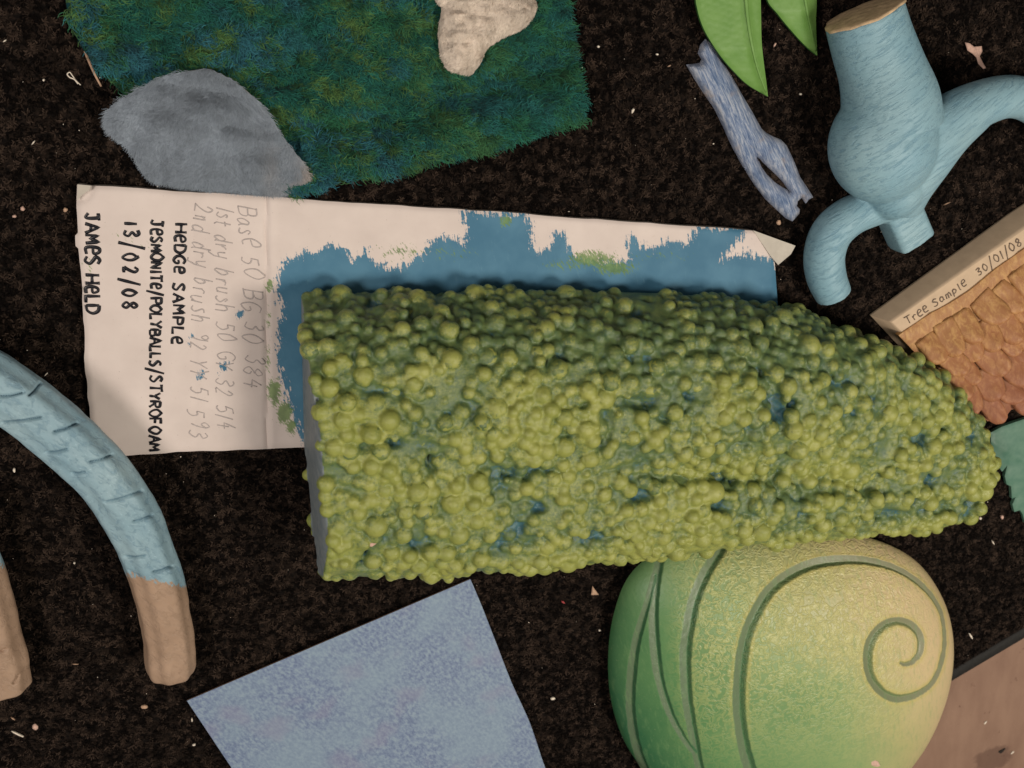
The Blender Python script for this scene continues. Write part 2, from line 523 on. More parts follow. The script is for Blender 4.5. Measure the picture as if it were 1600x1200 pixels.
m = NT('mottled_blue_sheet', .55, .3); p = m.pos()
a = m.noise(430, 4, .7, m.mapv(p, (1.3, .8, 1), (0, 0, .6))); b = m.noise(23, 3, .5)
c = m.ramp(a, [(.36, (.120, .160, .260)), (.5, (.175, .230, .330)), (.62, (.235, .305, .375))])
c = m.mix(m.math('MULTIPLY', m.sstep(b, .42, .62), .55), c, (.225, .305, .375))
c = m.mix(m.math('MULTIPLY', m.sstep(m.noise(31, 2), .55, .70), .35), c, (.225, .210, .310))
m.color(c); m.bump(a, .12, .0003); M['sheet'] = m.mat
M['sheet_edge'] = simple('sheet_raw_edge', (.165, .095, .060), .2, 500, .8)

# shell
m = NT('airbrushed_shell', .42, .4); p = m.pos()
t = m.attr('tone')
tn = m.math('ADD', t, m.math('MULTIPLY', m.math('SUBTRACT', m.noise(26, 3), .5), .22))
c = m.ramp(tn, [(.02, (.030, .125, .050)), (.20, (.098, .215, .080)), (.42, (.205, .295, .120)), (.64, (.370, .355, .160)), (.85, (.540, .415, .235))])
wv = m.noise(175, 2.5, .55, dist=1.2)
ridge = m.math('SUBTRACT', 1.0, m.math('MULTIPLY', m.math('ABSOLUTE', m.math('SUBTRACT', wv, .5)), 9.0), True)
rm = m.math('MULTIPLY', m.math('MULTIPLY', ridge, m.attr('crinkle')), .55)
c = m.mix(rm, c, (.520, .490, .180))
c = m.mix(m.math('MULTIPLY', m.attr('groove'), .78), c, (.105, .140, .085))  # shade painted into the groove floor so it reads as sunken
c = m.mix(m.attr('wall'), c, (.026, .105, .045))  # dark green paint on one groove wall, also deepening its shade
c = m.mix(m.math('MULTIPLY', m.attr('rim'), .55), c, (.430, .370, .110))
c = m.mix(m.sstep(m.noise(420, 3, .7), .765, .80), c, (.46, .44, .32))
br = m.noise(120, 5, .7, m.mapv(p, (3.5, .7, 1), (0, 0, .25)))
c = m.mix(m.math('MULTIPLY', m.sstep(br, .50, .66), .30), c, (.150, .270, .110))
c = m.mix(m.math('MULTIPLY', m.sstep(m.noise(700, 4, .75), .62, .72), .30), c, (.50, .46, .26))
m.color(c); m.bump(m.math('ADD', m.math('MULTIPLY', ridge, m.attr('crinkle')), m.math('MULTIPLY', m.noise(420, 4, .65), .5)), .45, .0009); M['shell'] = m.mat

# bark sample
M['cream_block'] = simple('cream_foam_block', (.500, .375, .255), .08, 120, .75, .15)
def bark(name):
    m = NT(name, .55, .35); p = m.pos(); g = m.attr('Col', 'Color')
    o = m.noise(300, 5, .7, m.mapv(p, (1, .45, 1), (0, 0, .35)), .5)
    gx = m.math('ADD', m.node('ShaderNodeObjectInfo').outputs['Random'], 0.0)
    s0 = m.node('ShaderNodeSeparateXYZ'); m.nt.links.new(p, s0.inputs[0])
    A = W(1470, 470, .024); B = W(1560, 640, .024); d = B - A; L = d @ d
    tt = m.math('ADD', m.math('MULTIPLY', s0.outputs[0], d[0] / L), m.math('MULTIPLY', s0.outputs[1], d[1] / L))
    tt = m.math('SUBTRACT', tt, (A @ d) / L)
    base = m.ramp(tt, [(.0, (.350, .175, .065)), (.5, (.320, .140, .060)), (1.0, (.255, .098, .050))])
    gold = m.ramp(tt, [(.0, (.570, .350, .125)), (.6, (.490, .265, .105)), (1.0, (.370, .165, .080))])
    c = m.mix(m.math('MULTIPLY', m.sstep(o, .42, .66), .75), base, gold)
    c = m.mix(m.math('MULTIPLY', gx, .25), c, base)
    m.color(c); m.bump(o, .45, .0010); return m.mat
M['bark'] = bark('orange_bark_paint')
def leafmat(name, c0, c1, sc=90):
    m = NT(name, .5, .3); n = m.noise(sc, 4)
    c = m.ramp(n, [(.3, c0), (.7, c1)]); m.color(c); m.bump(m.noise(500, 4), .12, .0004); return m.mat
M['leaf'] = leafmat('green_foam_leaf', (.115, .245, .050), (.150, .290, .070))
M['leaf_edge'] = simple('leaf_cut_edge', (.030, .11, .02), .2, 400, .8)
M['teal'] = leafmat('teal_felt_leaf', (.060, .150, .105), (.100, .195, .140), 160)
M['crumb_white'] = simple('pale_crumb', (.68, .60, .50), .15, 700)
M['crumb_tan'] = simple('tan_chip', (.42, .27, .18), .2, 700)
M['crumb_pink'] = simple('pinkish_chip', (.52, .34, .27), .2, 700)
M['crumb_red'] = simple('red_fleck', (.32, .05, .05), .2, 700)

# ------------------------------------------------------------------ setting: brown board floor and carpet mat
fz = -0.007
fl = make_mesh('brown_floor', [(-2.5, -2.5, fz), (2.5, -2.5, fz), (2.5, 2.5, fz), (-2.5, 2.5, fz)], np.array([[0, 1, 2, 3]]), M['wood'], False)
floor = structure(link('floor', fl))
kn = W(1565, 1173, fz)
a = np.linspace(0, 2 * np.pi, 18, endpoint=False)
e1 = np.array([math.cos(.55), math.sin(.55), 0]); e2 = np.array([-e1[1], e1[0], 0])
rr = 1 + .18 * np.sin(3 * a + 1)
kv = kn + (np.cos(a) * rr)[:, None] * e1 * .0030 + (np.sin(a) * rr)[:, None] * e2 * .0016 + np.array([0, 0, .0004])
kb = kv.copy(); kb[:, 2] = fz - .0008
n = len(a); side = np.stack([np.arange(n), np.arange(n) + n, (np.arange(n) + 1) % n + n, (np.arange(n) + 1) % n], 1)
link('knot', make_mesh('knot', np.vstack([kv, kb]), [np.arange(n)[None], side], M['knot'], False), floor)

def edge_y(x): return 1074 - (x - 1480) * 71 / 120
# mat outline in the world: its one visible edge runs along edge_y
E0, E1 = W(700, edge_y(700), 0), W(2000, edge_y(2000), 0)
ed = (E1 - E0); ed[2] = 0; ed /= np.linalg.norm(ed)
nin = np.array([-ed[1], ed[0], 0])                      # towards the mat
c0 = E0 - ed * .9; c1 = E1 + ed * .7
mat_poly = np.array([c0, c1, c1 + nin * 1.5, c0 + nin * 1.5])
strip = .0125
inner = np.array([c0 + nin * strip, c1 + nin * strip, c1 + nin * 1.5, c0 + nin * 1.5])
top = inner.copy(); top[:, 2] = 0; bot = inner.copy(); bot[:, 2] = fz + .0004
carpet = structure(link('carpet', make_mesh('carpet', np.vstack([top, bot]), np.array([[0, 1, 2, 3], [7, 6, 5, 4], [0, 4, 5, 1], [1, 5, 6, 2], [2, 6, 7, 3], [3, 7, 4, 0]]), M['carpet'], False)))
# rounded rubber edge strip
prof = [(0, fz + .0003), (0, -.0035), (.0008, -.0022), (.0022, -.0012), (.0050, -.0008), (strip + .001, -.0006), (strip + .001, fz + .0003)]
V = []; nseg = 60
for k in range(nseg + 1):
    q = c0 + (c1 - c0) * k / nseg
    for (u, z) in prof:
        V.append(q + nin * u + np.array([0, 0, z]))
L = len(prof); f = [[k * L + j, (k + 1) * L + j, (k + 1) * L + j + 1, k * L + j + 1] for k in range(nseg) for j in range(L - 1)]
link('edge_strip', make_mesh('edge_strip', V, np.array(f), M['rubber'], True), carpet)
# pile: countless tufts
gx, gy = np.meshgrid(np.arange(-.47, .47, .0027), np.arange(-.40, .38, .0027))
g = np.stack([gx.ravel(), gy.ravel()], 1); g += rng.uniform(-.0013, .0013, g.shape)
g3 = np.concatenate([g, np.full((len(g), 1), -.0004)], 1)
pp = proj(g3)
ok = (pp[:, 0] > -130) & (pp[:, 0] < 1730) & (pp[:, 1] > -130) & (pp[:, 1] < 1330)
ok &= ((g3 - c0) @ nin > strip + .0015)
g3 = g3[ok]; nt_ = len(g3)
big = fbm(g3 * 120, 3, 3); bl = fbm(g3 * 430, 9, 2)
tone = np.clip((bl - .45) * 3.6 + (big - .5) * .7 + rng.normal(0, .24, nt_), 0, 1) ** 1.25
K = 7
root = np.repeat(g3, K, 0); tone = np.repeat(tone, K) * rng.uniform(.7, 1.2, nt_ * K)
root[:, :2] += rng.normal(0, .0006, (nt_ * K, 2))
ang = np.repeat(fbm(g3 * 230, 21, 2) * 14 + rng.normal(0, .5, nt_), K) + rng.normal(0, 1.1, nt_ * K)
lean = np.stack([np.cos(ang), np.sin(ang), np.zeros_like(ang)], 1)
nor = np.tile([0, 0, 1.0], (nt_ * K, 1))
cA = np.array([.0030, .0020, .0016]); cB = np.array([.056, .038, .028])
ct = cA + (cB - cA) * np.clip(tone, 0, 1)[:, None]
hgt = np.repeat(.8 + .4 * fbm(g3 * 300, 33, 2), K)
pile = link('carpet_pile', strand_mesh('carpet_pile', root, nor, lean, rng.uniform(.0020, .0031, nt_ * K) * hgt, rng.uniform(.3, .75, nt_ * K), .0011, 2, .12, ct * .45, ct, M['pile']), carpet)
pile['kind'] = 'stuff'

# ------------------------------------------------------------------ stroke lettering
ST = {
 'A': '0,0 3,10 6,0|1,4 5,4', 'B': '0,0 0,10|~0,10 4.5,9.5 4.5,6 0,5.3 5.4,4.6 5,0.6 0,0', 'C': '~6,8.5 3,10 0.4,7 0.4,3 3,0 6,1.5',
 'D': '0.3,0 0.3,10|~0,10 4,9.2 5.8,5 4,0.8 0,0', 'E': '5,10 0.5,9.6 0.3,0.2 5,0|0.4,5.2 4,5.4', 'e': '~0.5,5 4.5,6 3.8,9.4 1.4,9 0.3,5 1.2,0.6 4.8,0.8',
 'F': '0,0 0,10 5,10|0,5 4,5', 'G': '~5.8,8.8 3,10 .4,7 .4,3 3,0 5.6,1.8 5.4,4.4 3.2,4.2', 'H': '0,0 0,10|5.4,0 5.4,10|0,5 5.4,5',
 'I': '1,0 1,10', 'J': '0.5,10 5.5,10|~3.6,10 3.6,3 2.4,0.2 0,1.6', 'L': '0.2,10 0,0.2 4.6,0.4', 'M': '0,0 .6,10 3,3.6 5.6,10 6.2,0',
 'N': '0,0 0.3,10 5,0 5.3,10', 'O': '~3,10 .3,7 .3,3 3,0 5.6,3 5.6,7 3,10 2.6,9.9', 'P': '.4,0 .4,10|~.2,10 4.8,9.4 5,5.6 .4,4.8',
 'R': '.2,0 .2,10|~.2,10 4.8,9.4 4.8,5.8 .4,5.0|1.6,5 5.2,0', 'S': '~5,9 2.6,10 .6,7.8 2.6,5.4 4.8,3 3,0.1 0,1.2', 'T': '0,10 6,10|3,10 3,0',
 'Y': '0,10 2.8,5 5.6,10|2.8,5 2.2,0', '/': '0,-4 4.5,13', ' ': '', '0': '~2.6,10 .3,6.8 .4,2.8 2.6,0 4.8,3 4.8,7 2.6,10 2.2,9.9', '1': '1,0 1.4,10',
 '2': '~.4,7.6 2.4,10 4.4,7.8 2.4,3.4 .2,.2|.2,.2 4.8,.3', '3': '~.4,9 3,10 4.4,7.6 1.8,5.4 4.8,3.2 3,.1 .2,1', '4': '3,10 .2,4 5,4|3.6,6.6 3.4,0',
 '5': '4.6,10 1,10 .7,5.8|~.7,5.8 3.6,6 4.6,3 2.8,.2 .2,.8', '8': '~2.6,5.2 .6,7.6 2.6,10 4.4,7.6 2.6,5.2 .3,2.6 2.6,0 4.8,2.6 2.6,5.2',
 '9': '~4.4,8 2.4,10 .4,7.6 2.4,5.2 4.4,7.8|~4.4,9 4.3,4 3.6,0',
 'a': '~4,5.4 1.6,6.2 .3,3 1.6,.2 3.6,1.8 4,5.6|~4,5.6 4,1.4 5.2,.2', 's': '~3.6,5.4 1.8,6.2 .8,4.8 3.2,2.2 2.2,0 .2,.6', 'k': '.4,0 .6,10|4,6 .8,3 4.2,0',
 't': '1.6,8.6 1.6,1 2.8,0|0,6 3.2,6', 'd': '~4,4.6 2,6 .3,3 1.8,.2 4,2.4|4,10 4,1 5,0', 'r': '.4,6 .6,0|~.5,4 1.8,6 3.6,5.6', 'y': '~.2,6 1.2,1.6 3.6,2|4,6 3.6,0 1.6,-4 0,-3.4',
 'b': '.4,10 .5,0|~.5,4.4 2.4,6 4,3.2 2.4,0 .5,1', 'u': '~.2,6 .5,1.2 2.2,.2 3.8,2|3.9,6 4.2,0', 'h': '.4,10 .5,0|~.5,4 2.2,6 3.6,4.4 3.8,0', 'n': '.4,6 .5,0|~.5,4 2.2,6 3.6,4.4 3.8,0',
 'm': '.4,6 .5,0|~.5,4 1.8,6 2.8,4.4 2.9,0|~2.9,4 4.2,6 5.4,4.4 5.6,0', 'p': '.4,6 .4,-3.6|~.4,4.6 2.4,6 4,3.2 2.4,.2 .4,1.2', 'l': '.6,10 .8,.6 1.8,0', 'i': '.6,6 .7,0|.6,8.4 .7,8.8',
}
WD = {' ': 3.2, 'I': 2, '/': 4.4, '1': 2.2, 'M': 6.4, 'm': 6, 't': 3.2, 'r': 3.6, 's': 3.8, 'i': 1.4, 'l': 2, 'L': 4.4, 'E': 4.8, 'e': 4.6, 'a': 5, 'd': 5}


def lettering(name, text, p0, p1, height, thick, z, material, parent, gap=2.0, slant=0.0, wob=.25, seed=1, flat=.25):
    r = np.random.default_rng(seed)
    x = 0; strokes = []
    for ch in text:
        w = WD.get(ch, 5.6); dy = r.normal(0, wob); sc = 1 + r.normal(0, .05)
        for part in ST[ch].split('|'):
            if not part: continue
            sm = part[0] == '~'; q = np.array([[float(v) for v in s.split(',')] for s in part.lstrip('~').split()])
            q = q + r.normal(0, wob * .6, q.shape)
            q = catmull(q, 6 * len(q)) if sm and len(q) > 2 else resample(q, 1.5, False)
            q = q * sc; q[:, 1] += dy
            q[:, 0] += x + slant * q[:, 1]
            strokes.append(q)
        x += w * sc + gap
    p0, p1 = np.array(p0, float), np.array(p1, float)
    d = p1 - p0; Ln = np.linalg.norm(d); d /= Ln; up = np.array([d[1], -d[0]])
    sx = Ln / (x - gap); sy = height / 10
    parts = []
    for k, q in enumerate(strokes):
        P = p0 + q[:, :1] * sx * d + q[:, 1:] * sy * up
        zz = z(P[:, 0], P[:, 1]) if callable(z) else np.full(len(P), z)
        w3 = W(P[:, 0], P[:, 1], zz + (k % 5) * 8e-6)
        rad = thick * .5 * .00037 * (1 + .18 * np.sin(np.linspace(0, 5, len(P)) + k))
        parts.append(tube(w3, rad, 6, flat))
    V, Fs = merge(parts)
    return link(name, make_mesh(name, V, Fs, material), parent)


# ------------------------------------------------------------------ card base board of the hedge sample
CT = 5.5   # card top height in mm
TL, TR, BRc, BL = map(np.array, ((118., 287.), (1207., 362.), (1229., 664.), (141., 713.)))
nu, nv = 272, 106
u = np.linspace(0, 1, nu)[:, None]; v = np.linspace(0, 1, nv)[None]
gx = (1 - u) * (1 - v) * TL[0] + u * (1 - v) * TR[0] + u * v * BRc[0] + (1 - u) * v * BL[0]
gy = (1 - u) * (1 - v) * TL[1] + u * (1 - v) * TR[1] + u * v * BRc[1] + (1 - u) * v * BL[1]
# slightly uneven edges
eu = np.broadcast_to(v, gx.shape); gx = gx + (1 - u) ** 30 * ((fbm(np.stack([eu * 9, eu * 0], -1), 4) - .5) * 9 - 4 * (np.abs(eu - .21) < .02))
ev = np.broadcast_to(u, gx.shape); gy = gy + ((1 - v) ** 30) * (fbm(np.stack([ev * 14, ev * 0], -1), 5) - .5) * 5 + (v ** 30) * (fbm(np.stack([ev * 14, ev * 0], -1), 6) - .5) * 6
gy = np.where(gx > 1176, np.maximum(gy, 360 + (gx - 1176) * .42 + (gx - 1176) ** 2 * .008), gy)
def card_z(px, py):
    px = np.asarray(px, float); py = np.asarray(py, float)
    x1 = 415 + (py - 300) * .006; x2 = 301 + (py - 300) * .012
    z = CT + 0 * px
    z = z - 1.3 * np.exp(-((px - x1) / 3.4) ** 2) + .35 * np.exp(-((px - x1 - 9) / 5) ** 2)
    z = z - .40 * np.exp(-((px - x2) / 3) ** 2)
    z = z + .9 * (fbm(np.stack([px / 70, py / 70], -1), 40, 4) - .5)
    return z
gz = card_z(gx, gy)
edge = np.minimum(np.minimum(u * 1090, (1 - u) * 1090), np.minimum(v * 420, (1 - v) * 420))
gz = gz - 1.1 * np.exp(-(edge / 4.0) ** 2)
# dog-eared near corner
cd = np.hypot(gx - 122, gy - 292); gz = gz + 2.0 * np.exp(-(cd / 15) ** 2) - 1.6 * np.exp(-((cd - 20) / 6) ** 2)
top = W(gx, gy, gz * MM).reshape(-1, 3)
gp = np.stack([gx.ravel(), gy.ravel()], 1)
blue_poly = [(442, 412), (463, 400), (491, 393), (519, 382), (540, 391), (550, 405), (571, 393), (585, 415), (603, 408), (600, 424), (645, 414), (662, 394), (683, 372), (708, 373), (725, 384), (732, 360), (722, 333), (750, 334), (820, 336), (830, 352), (829, 380), (844, 398), (858, 387), (871, 363), (886, 384), (897, 405), (925, 408), (960, 414), (984, 405), (982, 380), (988, 370), (1004, 390), (1032, 383), (1050, 378), (1067, 386), (1084, 372), (1095, 356), (1158, 360), (1158, 372), (1140, 384), (1128, 404), (1150, 404), (1172, 392), (1179, 404), (1207, 406), (1218, 425), (1230, 470), (1235, 680), (482, 700), (466, 664), (452, 625), (442, 590), (433, 552), (438, 538), (435, 510), (444, 489), (432, 436)]
sd = seg_dist(gp, blue_poly, True); ins = pip(blue_poly, gp)
blue = np.clip(np.where(ins, sd, -sd) / 11.0 + .25, -2.2, 2.2)
for (x, y, s, k) in [(376, 491, 9, 2.6), (301, 524, 7, 2.3), (311, 587, 9, 2.5), (350, 573, 9, 2.4), (294, 538, 7, 2.1), (342, 584, 7, 2.2)]:
    blue = np.maximum(blue, -2.1 + k * np.exp(-((gp[:, 0] - x) ** 2 + (gp[:, 1] - y) ** 2) / (2 * s * s)))
green = np.zeros(len(gp))
for (x, y, sx, sy, k) in [(428, 612, 10, 18, 1.0), (445, 645, 11, 16, 1.05), (456, 668, 8, 12, .9), (418, 560, 6, 26, .62), (421, 446, 6, 10, .9), (420, 500, 5, 25, .55), (925, 405, 38, 13, .85), (960, 418, 30, 10, .9), (625, 392, 40, 14, .55), (790, 346, 10, 9, .85), (133, 450, 8, 60, .42), (190, 372, 30, 14, .40), (140, 420, 10, 20, .48), (880, 415, 30, 10, .6), (1030, 400, 60, 10, .45), (700, 395, 60, 14, .45), (240, 380, 30, 10, .38)]:
    green = np.maximum(green, k * np.exp(-((gp[:, 0] - x) / sx) ** 2 / 2 - ((gp[:, 1] - y) / sy) ** 2 / 2))
bot = top.copy(); bot[:, 2] = .0006
I = np.arange(nu * nv).reshape(nu, nv)
q = np.stack([I[:-1, :-1], I[:-1, 1:], I[1:, 1:], I[1:, :-1]], -1).reshape(-1, 4)
ring = np.concatenate([I[:, 0], I[-1, 1:], I[-2::-1, -1], I[0, -2:0:-1]]); r2 = np.roll(ring, -1); nn = nu * nv
side = np.stack([ring, ring + nn, r2 + nn, r2], 1)[:, ::-1]
V = np.vstack([top, bot]); fs = [np.concatenate([q, q[:, ::-1] + nn, side])]
mi = np.concatenate([np.zeros(len(q)), np.zeros(len(q)), np.ones(len(side))])
board = thing('sample_board', W(600, 500, 0), 'off-white card base board with black handwriting and blue brush marks under the bumpy hedge', 'board')
link('card', make_mesh('card', V, fs, [M['card'], M['card_edge']], True, {'blue': np.tile(blue, 2), 'green': np.tile(green, 2)}, mi, sharp=40), board)
# torn, folded corner on the right
Vp, Fp, _ = plate([(1177, 360), (1243, 384), (1236, 397), (1216, 414), (1204, 400)], lambda x, y, d: 5.9 + 1.8 * np.clip((x - 1180) / 60, 0, 1) + 0 * d, lambda x, y, d, z: z - .7, 6)
link('folded_corner', make_mesh('folded_corner', Vp, Fp, M['card_flap'], False), board)
Vp, Fp, _ = plate([(121, 288), (142, 290), (139, 297), (128, 305), (120, 314)], lambda x, y, d: 7.0 + .05 * (x - 120) + 0 * d, lambda x, y, d, z: z - .5, 4)
link('folded_corner', make_mesh('folded_corner', Vp, Fp, M['card_flap'], False), board)
zt = lambda x, y: (card_z(x, y) + .10) * MM
lettering('lettering', 'HeDGe SAMPLe', (274, 350), (268, 536), 17.5, 3.7, zt, M['ink'], board, 2.2, 0, .3, 11)
lettering('lettering', 'JeSMONITe/POLYBALLS/STYROFOAM', (236, 344), (233, 704), 17.5, 3.7, zt, M['ink'], board, 2.0, 0, .3, 12)
lettering('lettering', '13/02/08', (193, 347), (192, 483), 23, 4.1, zt, M['ink'], board, 4.0, 0, .3, 13)
lettering('lettering', 'JAMeS HeLD', (133, 333), (134, 489), 22, 4.3, zt, M['ink'], board, 2.0, 0, .3, 14)
lettering('pencil_writing', 'Base 50 BG 30 384', (374, 322), (384, 604), 29, 1.6, zt, M['pencil'], board, 2.2, .28, .55, 15)
lettering('pencil_writing', '1st dry brush 50 GY 32 514', (338, 322), (338, 668), 28, 1.6, zt, M['pencil'], board, 2.2, .28, .55, 16)
lettering('pencil_writing', '2nd dry brush 92 YY 51 593', (302, 318), (296, 682), 28, 1.6, zt, M['pencil'], board, 2.2, .28, .55, 17)

# ------------------------------------------------------------------ the hedge
rings_px = [
 (6.2, [(470, 466), (600, 462), (840, 462), (1060, 468), (1205, 482), (1330, 530), (1420, 600), (1462, 670), (1440, 715), (1360, 735), (1150, 730), (900, 722), (650, 712), (474, 694)]),
 (16, [(471, 464), (600, 458), (840, 458), (1060, 464), (1215, 478), (1345, 530), (1450, 590), (1515, 675), (1508, 745), (1420, 775), (1180, 775), (920, 772), (660, 770), (482, 760)]),
 (34, [(476, 500), (600, 486), (840, 484), (1060, 488), (1235, 502), (1384, 546), (1487, 606), (1545, 695), (1535, 785), (1445, 822), (1200, 832), (930, 846), (660, 858), (491, 850)]),
 (52, [(482, 556), (600, 532), (840, 528), (1060, 532), (1245, 548), (1392, 580), (1480, 628), (1536, 708), (1524, 790), (1440, 822), (1200, 848), (930, 876), (660, 899), (500, 898)]),
 (63, [(489, 612), (600, 590), (840, 584), (1060, 588), (1240, 602), (1355, 634), (1430, 670), (1476, 728), (1468, 778), (1400, 804), (1190, 832), (930, 864), (660, 888), (507, 890)]),
 (69, [(500, 668), (600, 652), (840, 644), (1060, 646), (1200, 658), (1300, 680), (1370, 704), (1410, 738), (1400, 764), (1340, 782), (1160, 804), (930, 826), (660, 846), (514, 850)]),
]
zn = np.array([0, 0, 0, 0, 0, .1, .22, .32, .32, .22, .06, 0, 0, 0])       # the nose is lower
RG = []
for z, pts in rings_px:
    p = np.array(pts, float); zz = z * (1 - zn * min(1, z / 40))
    if z < 10: zz = np.full(len(p), z)
    q = catmull(np.column_stack([p, zz]), 170)
    q = np.vstack([q, np.linspace(q[-1], q[0], 42)[1:-1]])
    RG.append(q)
RG = np.array(RG)
RG = np.stack([catmull(RG[:, j], 46) for j in range(RG.shape[1])], 1)      # dense in height
cen = RG[-1].mean(0)
extra = []
for s in np.linspace(.95, .03, 24):
    dz = 2.6 * (1 - s ** 2)
    q = cen + (RG[-1] - cen) * np.array([s, s, 1]); q[:, 2] = RG[-1][:, 2] + (cen[2] - RG[-1][:, 2]) * (1 - s) ** 1.5 + dz; extra.append(q)
RG = np.concatenate([RG, np.array(extra)])
nr, npt = RG.shape[:2]
HV = W(RG[..., 0], RG[..., 1], RG[..., 2] * MM).reshape(-1, 3)
I = np.arange(nr * npt).reshape(nr, npt)
q = np.stack([I[:-1], np.roll(I[:-1], -1, 1), np.roll(I[1:], -1, 1), I[1:]], -1).reshape(-1, 4)
tris = np.concatenate([q[:, [0, 1, 2]], q[:, [0, 2, 3]]])
HV = np.vstack([HV, HV[I[-1]].mean(0) + [0, 0, .0002], HV[I[0]].mean(0)])
top_f = np.stack([I[-1], np.roll(I[-1], -1), np.full(npt, nr * npt)], 1)
bot_f = np.stack([np.roll(I[0], -1), I[0], np.full(npt, nr * npt + 1)], 1)
HT = np.concatenate([tris, top_f, bot_f])
cc = HV[HT]; cn = np.cross(cc[:, 1] - cc[:, 0], cc[:, 2] - cc[:, 0])
if (cn * (cc.mean(1) - HV.mean(0))).sum() < 0: HT = HT[:, ::-1]
bvh = BVHTree.FromPolygons([tuple(v) for v in HV], [tuple(t) for t in HT])
# lumpy, pitted skin of the block
base_flat = HV.copy()
_, inv = np.unique(HT, return_inverse=True)
vn = np.zeros_like(HV); fnn = np.cross(HV[HT[:, 1]] - HV[HT[:, 0]], HV[HT[:, 2]] - HV[HT[:, 0]])
for c_ in range(3): np.add.at(vn, HT[:, c_], fnn)
vn /= np.linalg.norm(vn, axis=1)[:, None] + 1e-15
hpx = proj(HV)
flatm = ((vn[:, 0] < -.7) & (hpx[:, 0] < 520)) | (HV[:, 2] < .009)
lump = (fbm(HV * 58, 400, 3) - .5) * .0075
pit = -np.clip((fbm(HV * 85, 410, 2) - .668) * 9, 0, 1) * .0062
# crease under the nose and a long hollow beside it
def dent(line, wid, dep):
    d = seg_dist(hpx, line); return -dep * np.exp(-(d / wid) ** 2)
pit = pit + dent([(1345, 815), (1410, 806), (1470, 800), (1510, 785)], 9, .0045) + dent([(545, 600), (580, 606), (625, 615)], 7, .007) + dent([(1300, 590), (1340, 610), (1380, 640)], 12, .004)
HV = HV + vn * ((lump + pit) * ~flatm)[:, None]
# polystyrene balls
cand, cnor = sample_tris(HV, HT, 26000)
cpx = proj(cand)
left_face = (cnor[:, 0] < -.75) & (cpx[:, 0] < 520)
low = cand[:, 2] < .011
hole = fbm(cand * 42, 71, 2)
keep = ~low & ~left_face & ~((cnor[:, 0] < -.35) & (cpx[:, 0] < 500)) & (cnor[:, 2] > -.75)
cand, cnor, hole = cand[keep], cnor[keep], hole[keep]
balls = []; cell = {}; cs = .008
def near(p):
    i = tuple(np.floor(p / cs).astype(int)); out = []
    for a in (-1, 0, 1):
        for b in (-1, 0, 1):
            for c in (-1, 0, 1): out += cell.get((i[0] + a, i[1] + b, i[2] + c), [])
    return out
ptr = 0
for (cnt, r0, r1, pack) in ((40, .0056, .0070, 1.0), (600, .0041, .0056, .78), (600, .0029, .0041, .68), (600, .0018, .0029, .70)):
    got = 0; tries = 0
    while got < cnt and tries < cnt * 14:
        k = ptr % len(cand); ptr += 1; tries += 1
        if hole[k] < .34 and random.random() > .15: continue
        r = random.uniform(r0, r1); off = random.uniform(-.55, .25) if r < .0040 else random.uniform(-.50, .20)
        p = cand[k] + cnor[k] * r * off
        if p[2] - r < .006 and p[2] < .02: p[2] = max(p[2], .006 + r * .7)
        if any(np.linalg.norm(p - b[0]) < pack * (r + b[1]) for b in near(p)): continue
        b = (p, r, cnor[k]); balls.append(b); got += 1
        cell.setdefault(tuple(np.floor(p / cs).astype(int)), []).append(b)
view = lambda b: float(((CAM - b[0]) / np.linalg.norm(CAM - b[0])) @ b[2])
order = sorted(range(len(balls)), key=lambda i: -balls[i][1] * (1.0 if view(balls[i]) > .12 else .2))
single = set(order[:290])
iv, iff = ico(2)
parts = [(HV, [HT])]
for i, (p, r, nrm) in enumerate(balls):
    s = r * 1.0
    parts.append((iv * s + p, [iff]))
V, Fs = merge(parts)
HB, HF = remeshed(V, Fs, .00075, 10, .5)
crest = np.empty(len(HB)); fn = np.empty(len(HB)); fy = np.empty(len(HB))
for i, p in enumerate(HB):
    loc, nrm, _, d = bvh.find_nearest(p)
    crest[i] = (p - np.array(loc)) @ np.array(nrm)
    fn[i] = nrm[0]; fy[i] = nrm[1]
cr = np.clip(crest / .0034, -1.0, 1.2) * .42 + .27
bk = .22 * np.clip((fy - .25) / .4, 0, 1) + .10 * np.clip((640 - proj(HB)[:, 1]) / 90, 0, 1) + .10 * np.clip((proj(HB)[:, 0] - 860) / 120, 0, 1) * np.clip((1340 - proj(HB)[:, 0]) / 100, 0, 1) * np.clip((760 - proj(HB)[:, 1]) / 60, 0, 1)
hedge = thing('hedge_sample', W(980, 600, 0), 'large lime green bumpy hedge block covered in painted polystyrene balls, lying on the card board', 'hedge model')
faces4 = HF[0]
cen = HB[faces4].mean(1); pxf = proj(cen)
f0 = fn[faces4].mean(1); c0f = crest[faces4].mean(1)
cutface = (f0 < -.80) & (pxf[:, 0] < 515) & (c0f < .0007)
mi = cutface.astype(int)
if len(HF) > 1: mi = np.concatenate([mi, np.zeros(len(HF[1]), int)])
link('body', make_mesh('hedge_body', HB, HF, [M['hedge'], M['hedge_cut']], True, {'crest': cr, 'back': bk}, mi), hedge)
iv3, if3 = ico(3)
var = []
for k in range(14):
    nz = fbm(iv3 * 1.6 + 20 * k, 100 + k, 2) - .5; n2 = fbm(iv3 * 4.5 + 9 * k, 140 + k, 2) - .5
    vv = iv3 * (1 + .26 * nz + .10 * n2)[:, None]
    if k % 7 in (2, 5):
        cutn = np.array([.35, .2, .91]); hh = vv @ cutn; vv = vv - np.maximum(hh - .66, 0)[:, None] * cutn * .85
    c = .34 + .26 * iv3[:, 2]
    var.append(make_mesh('hedge_ball', vv, if3, M['hedge'], True, {'crest': c, 'back': np.full(len(vv), .24 if k >= 7 else 0.0)}))
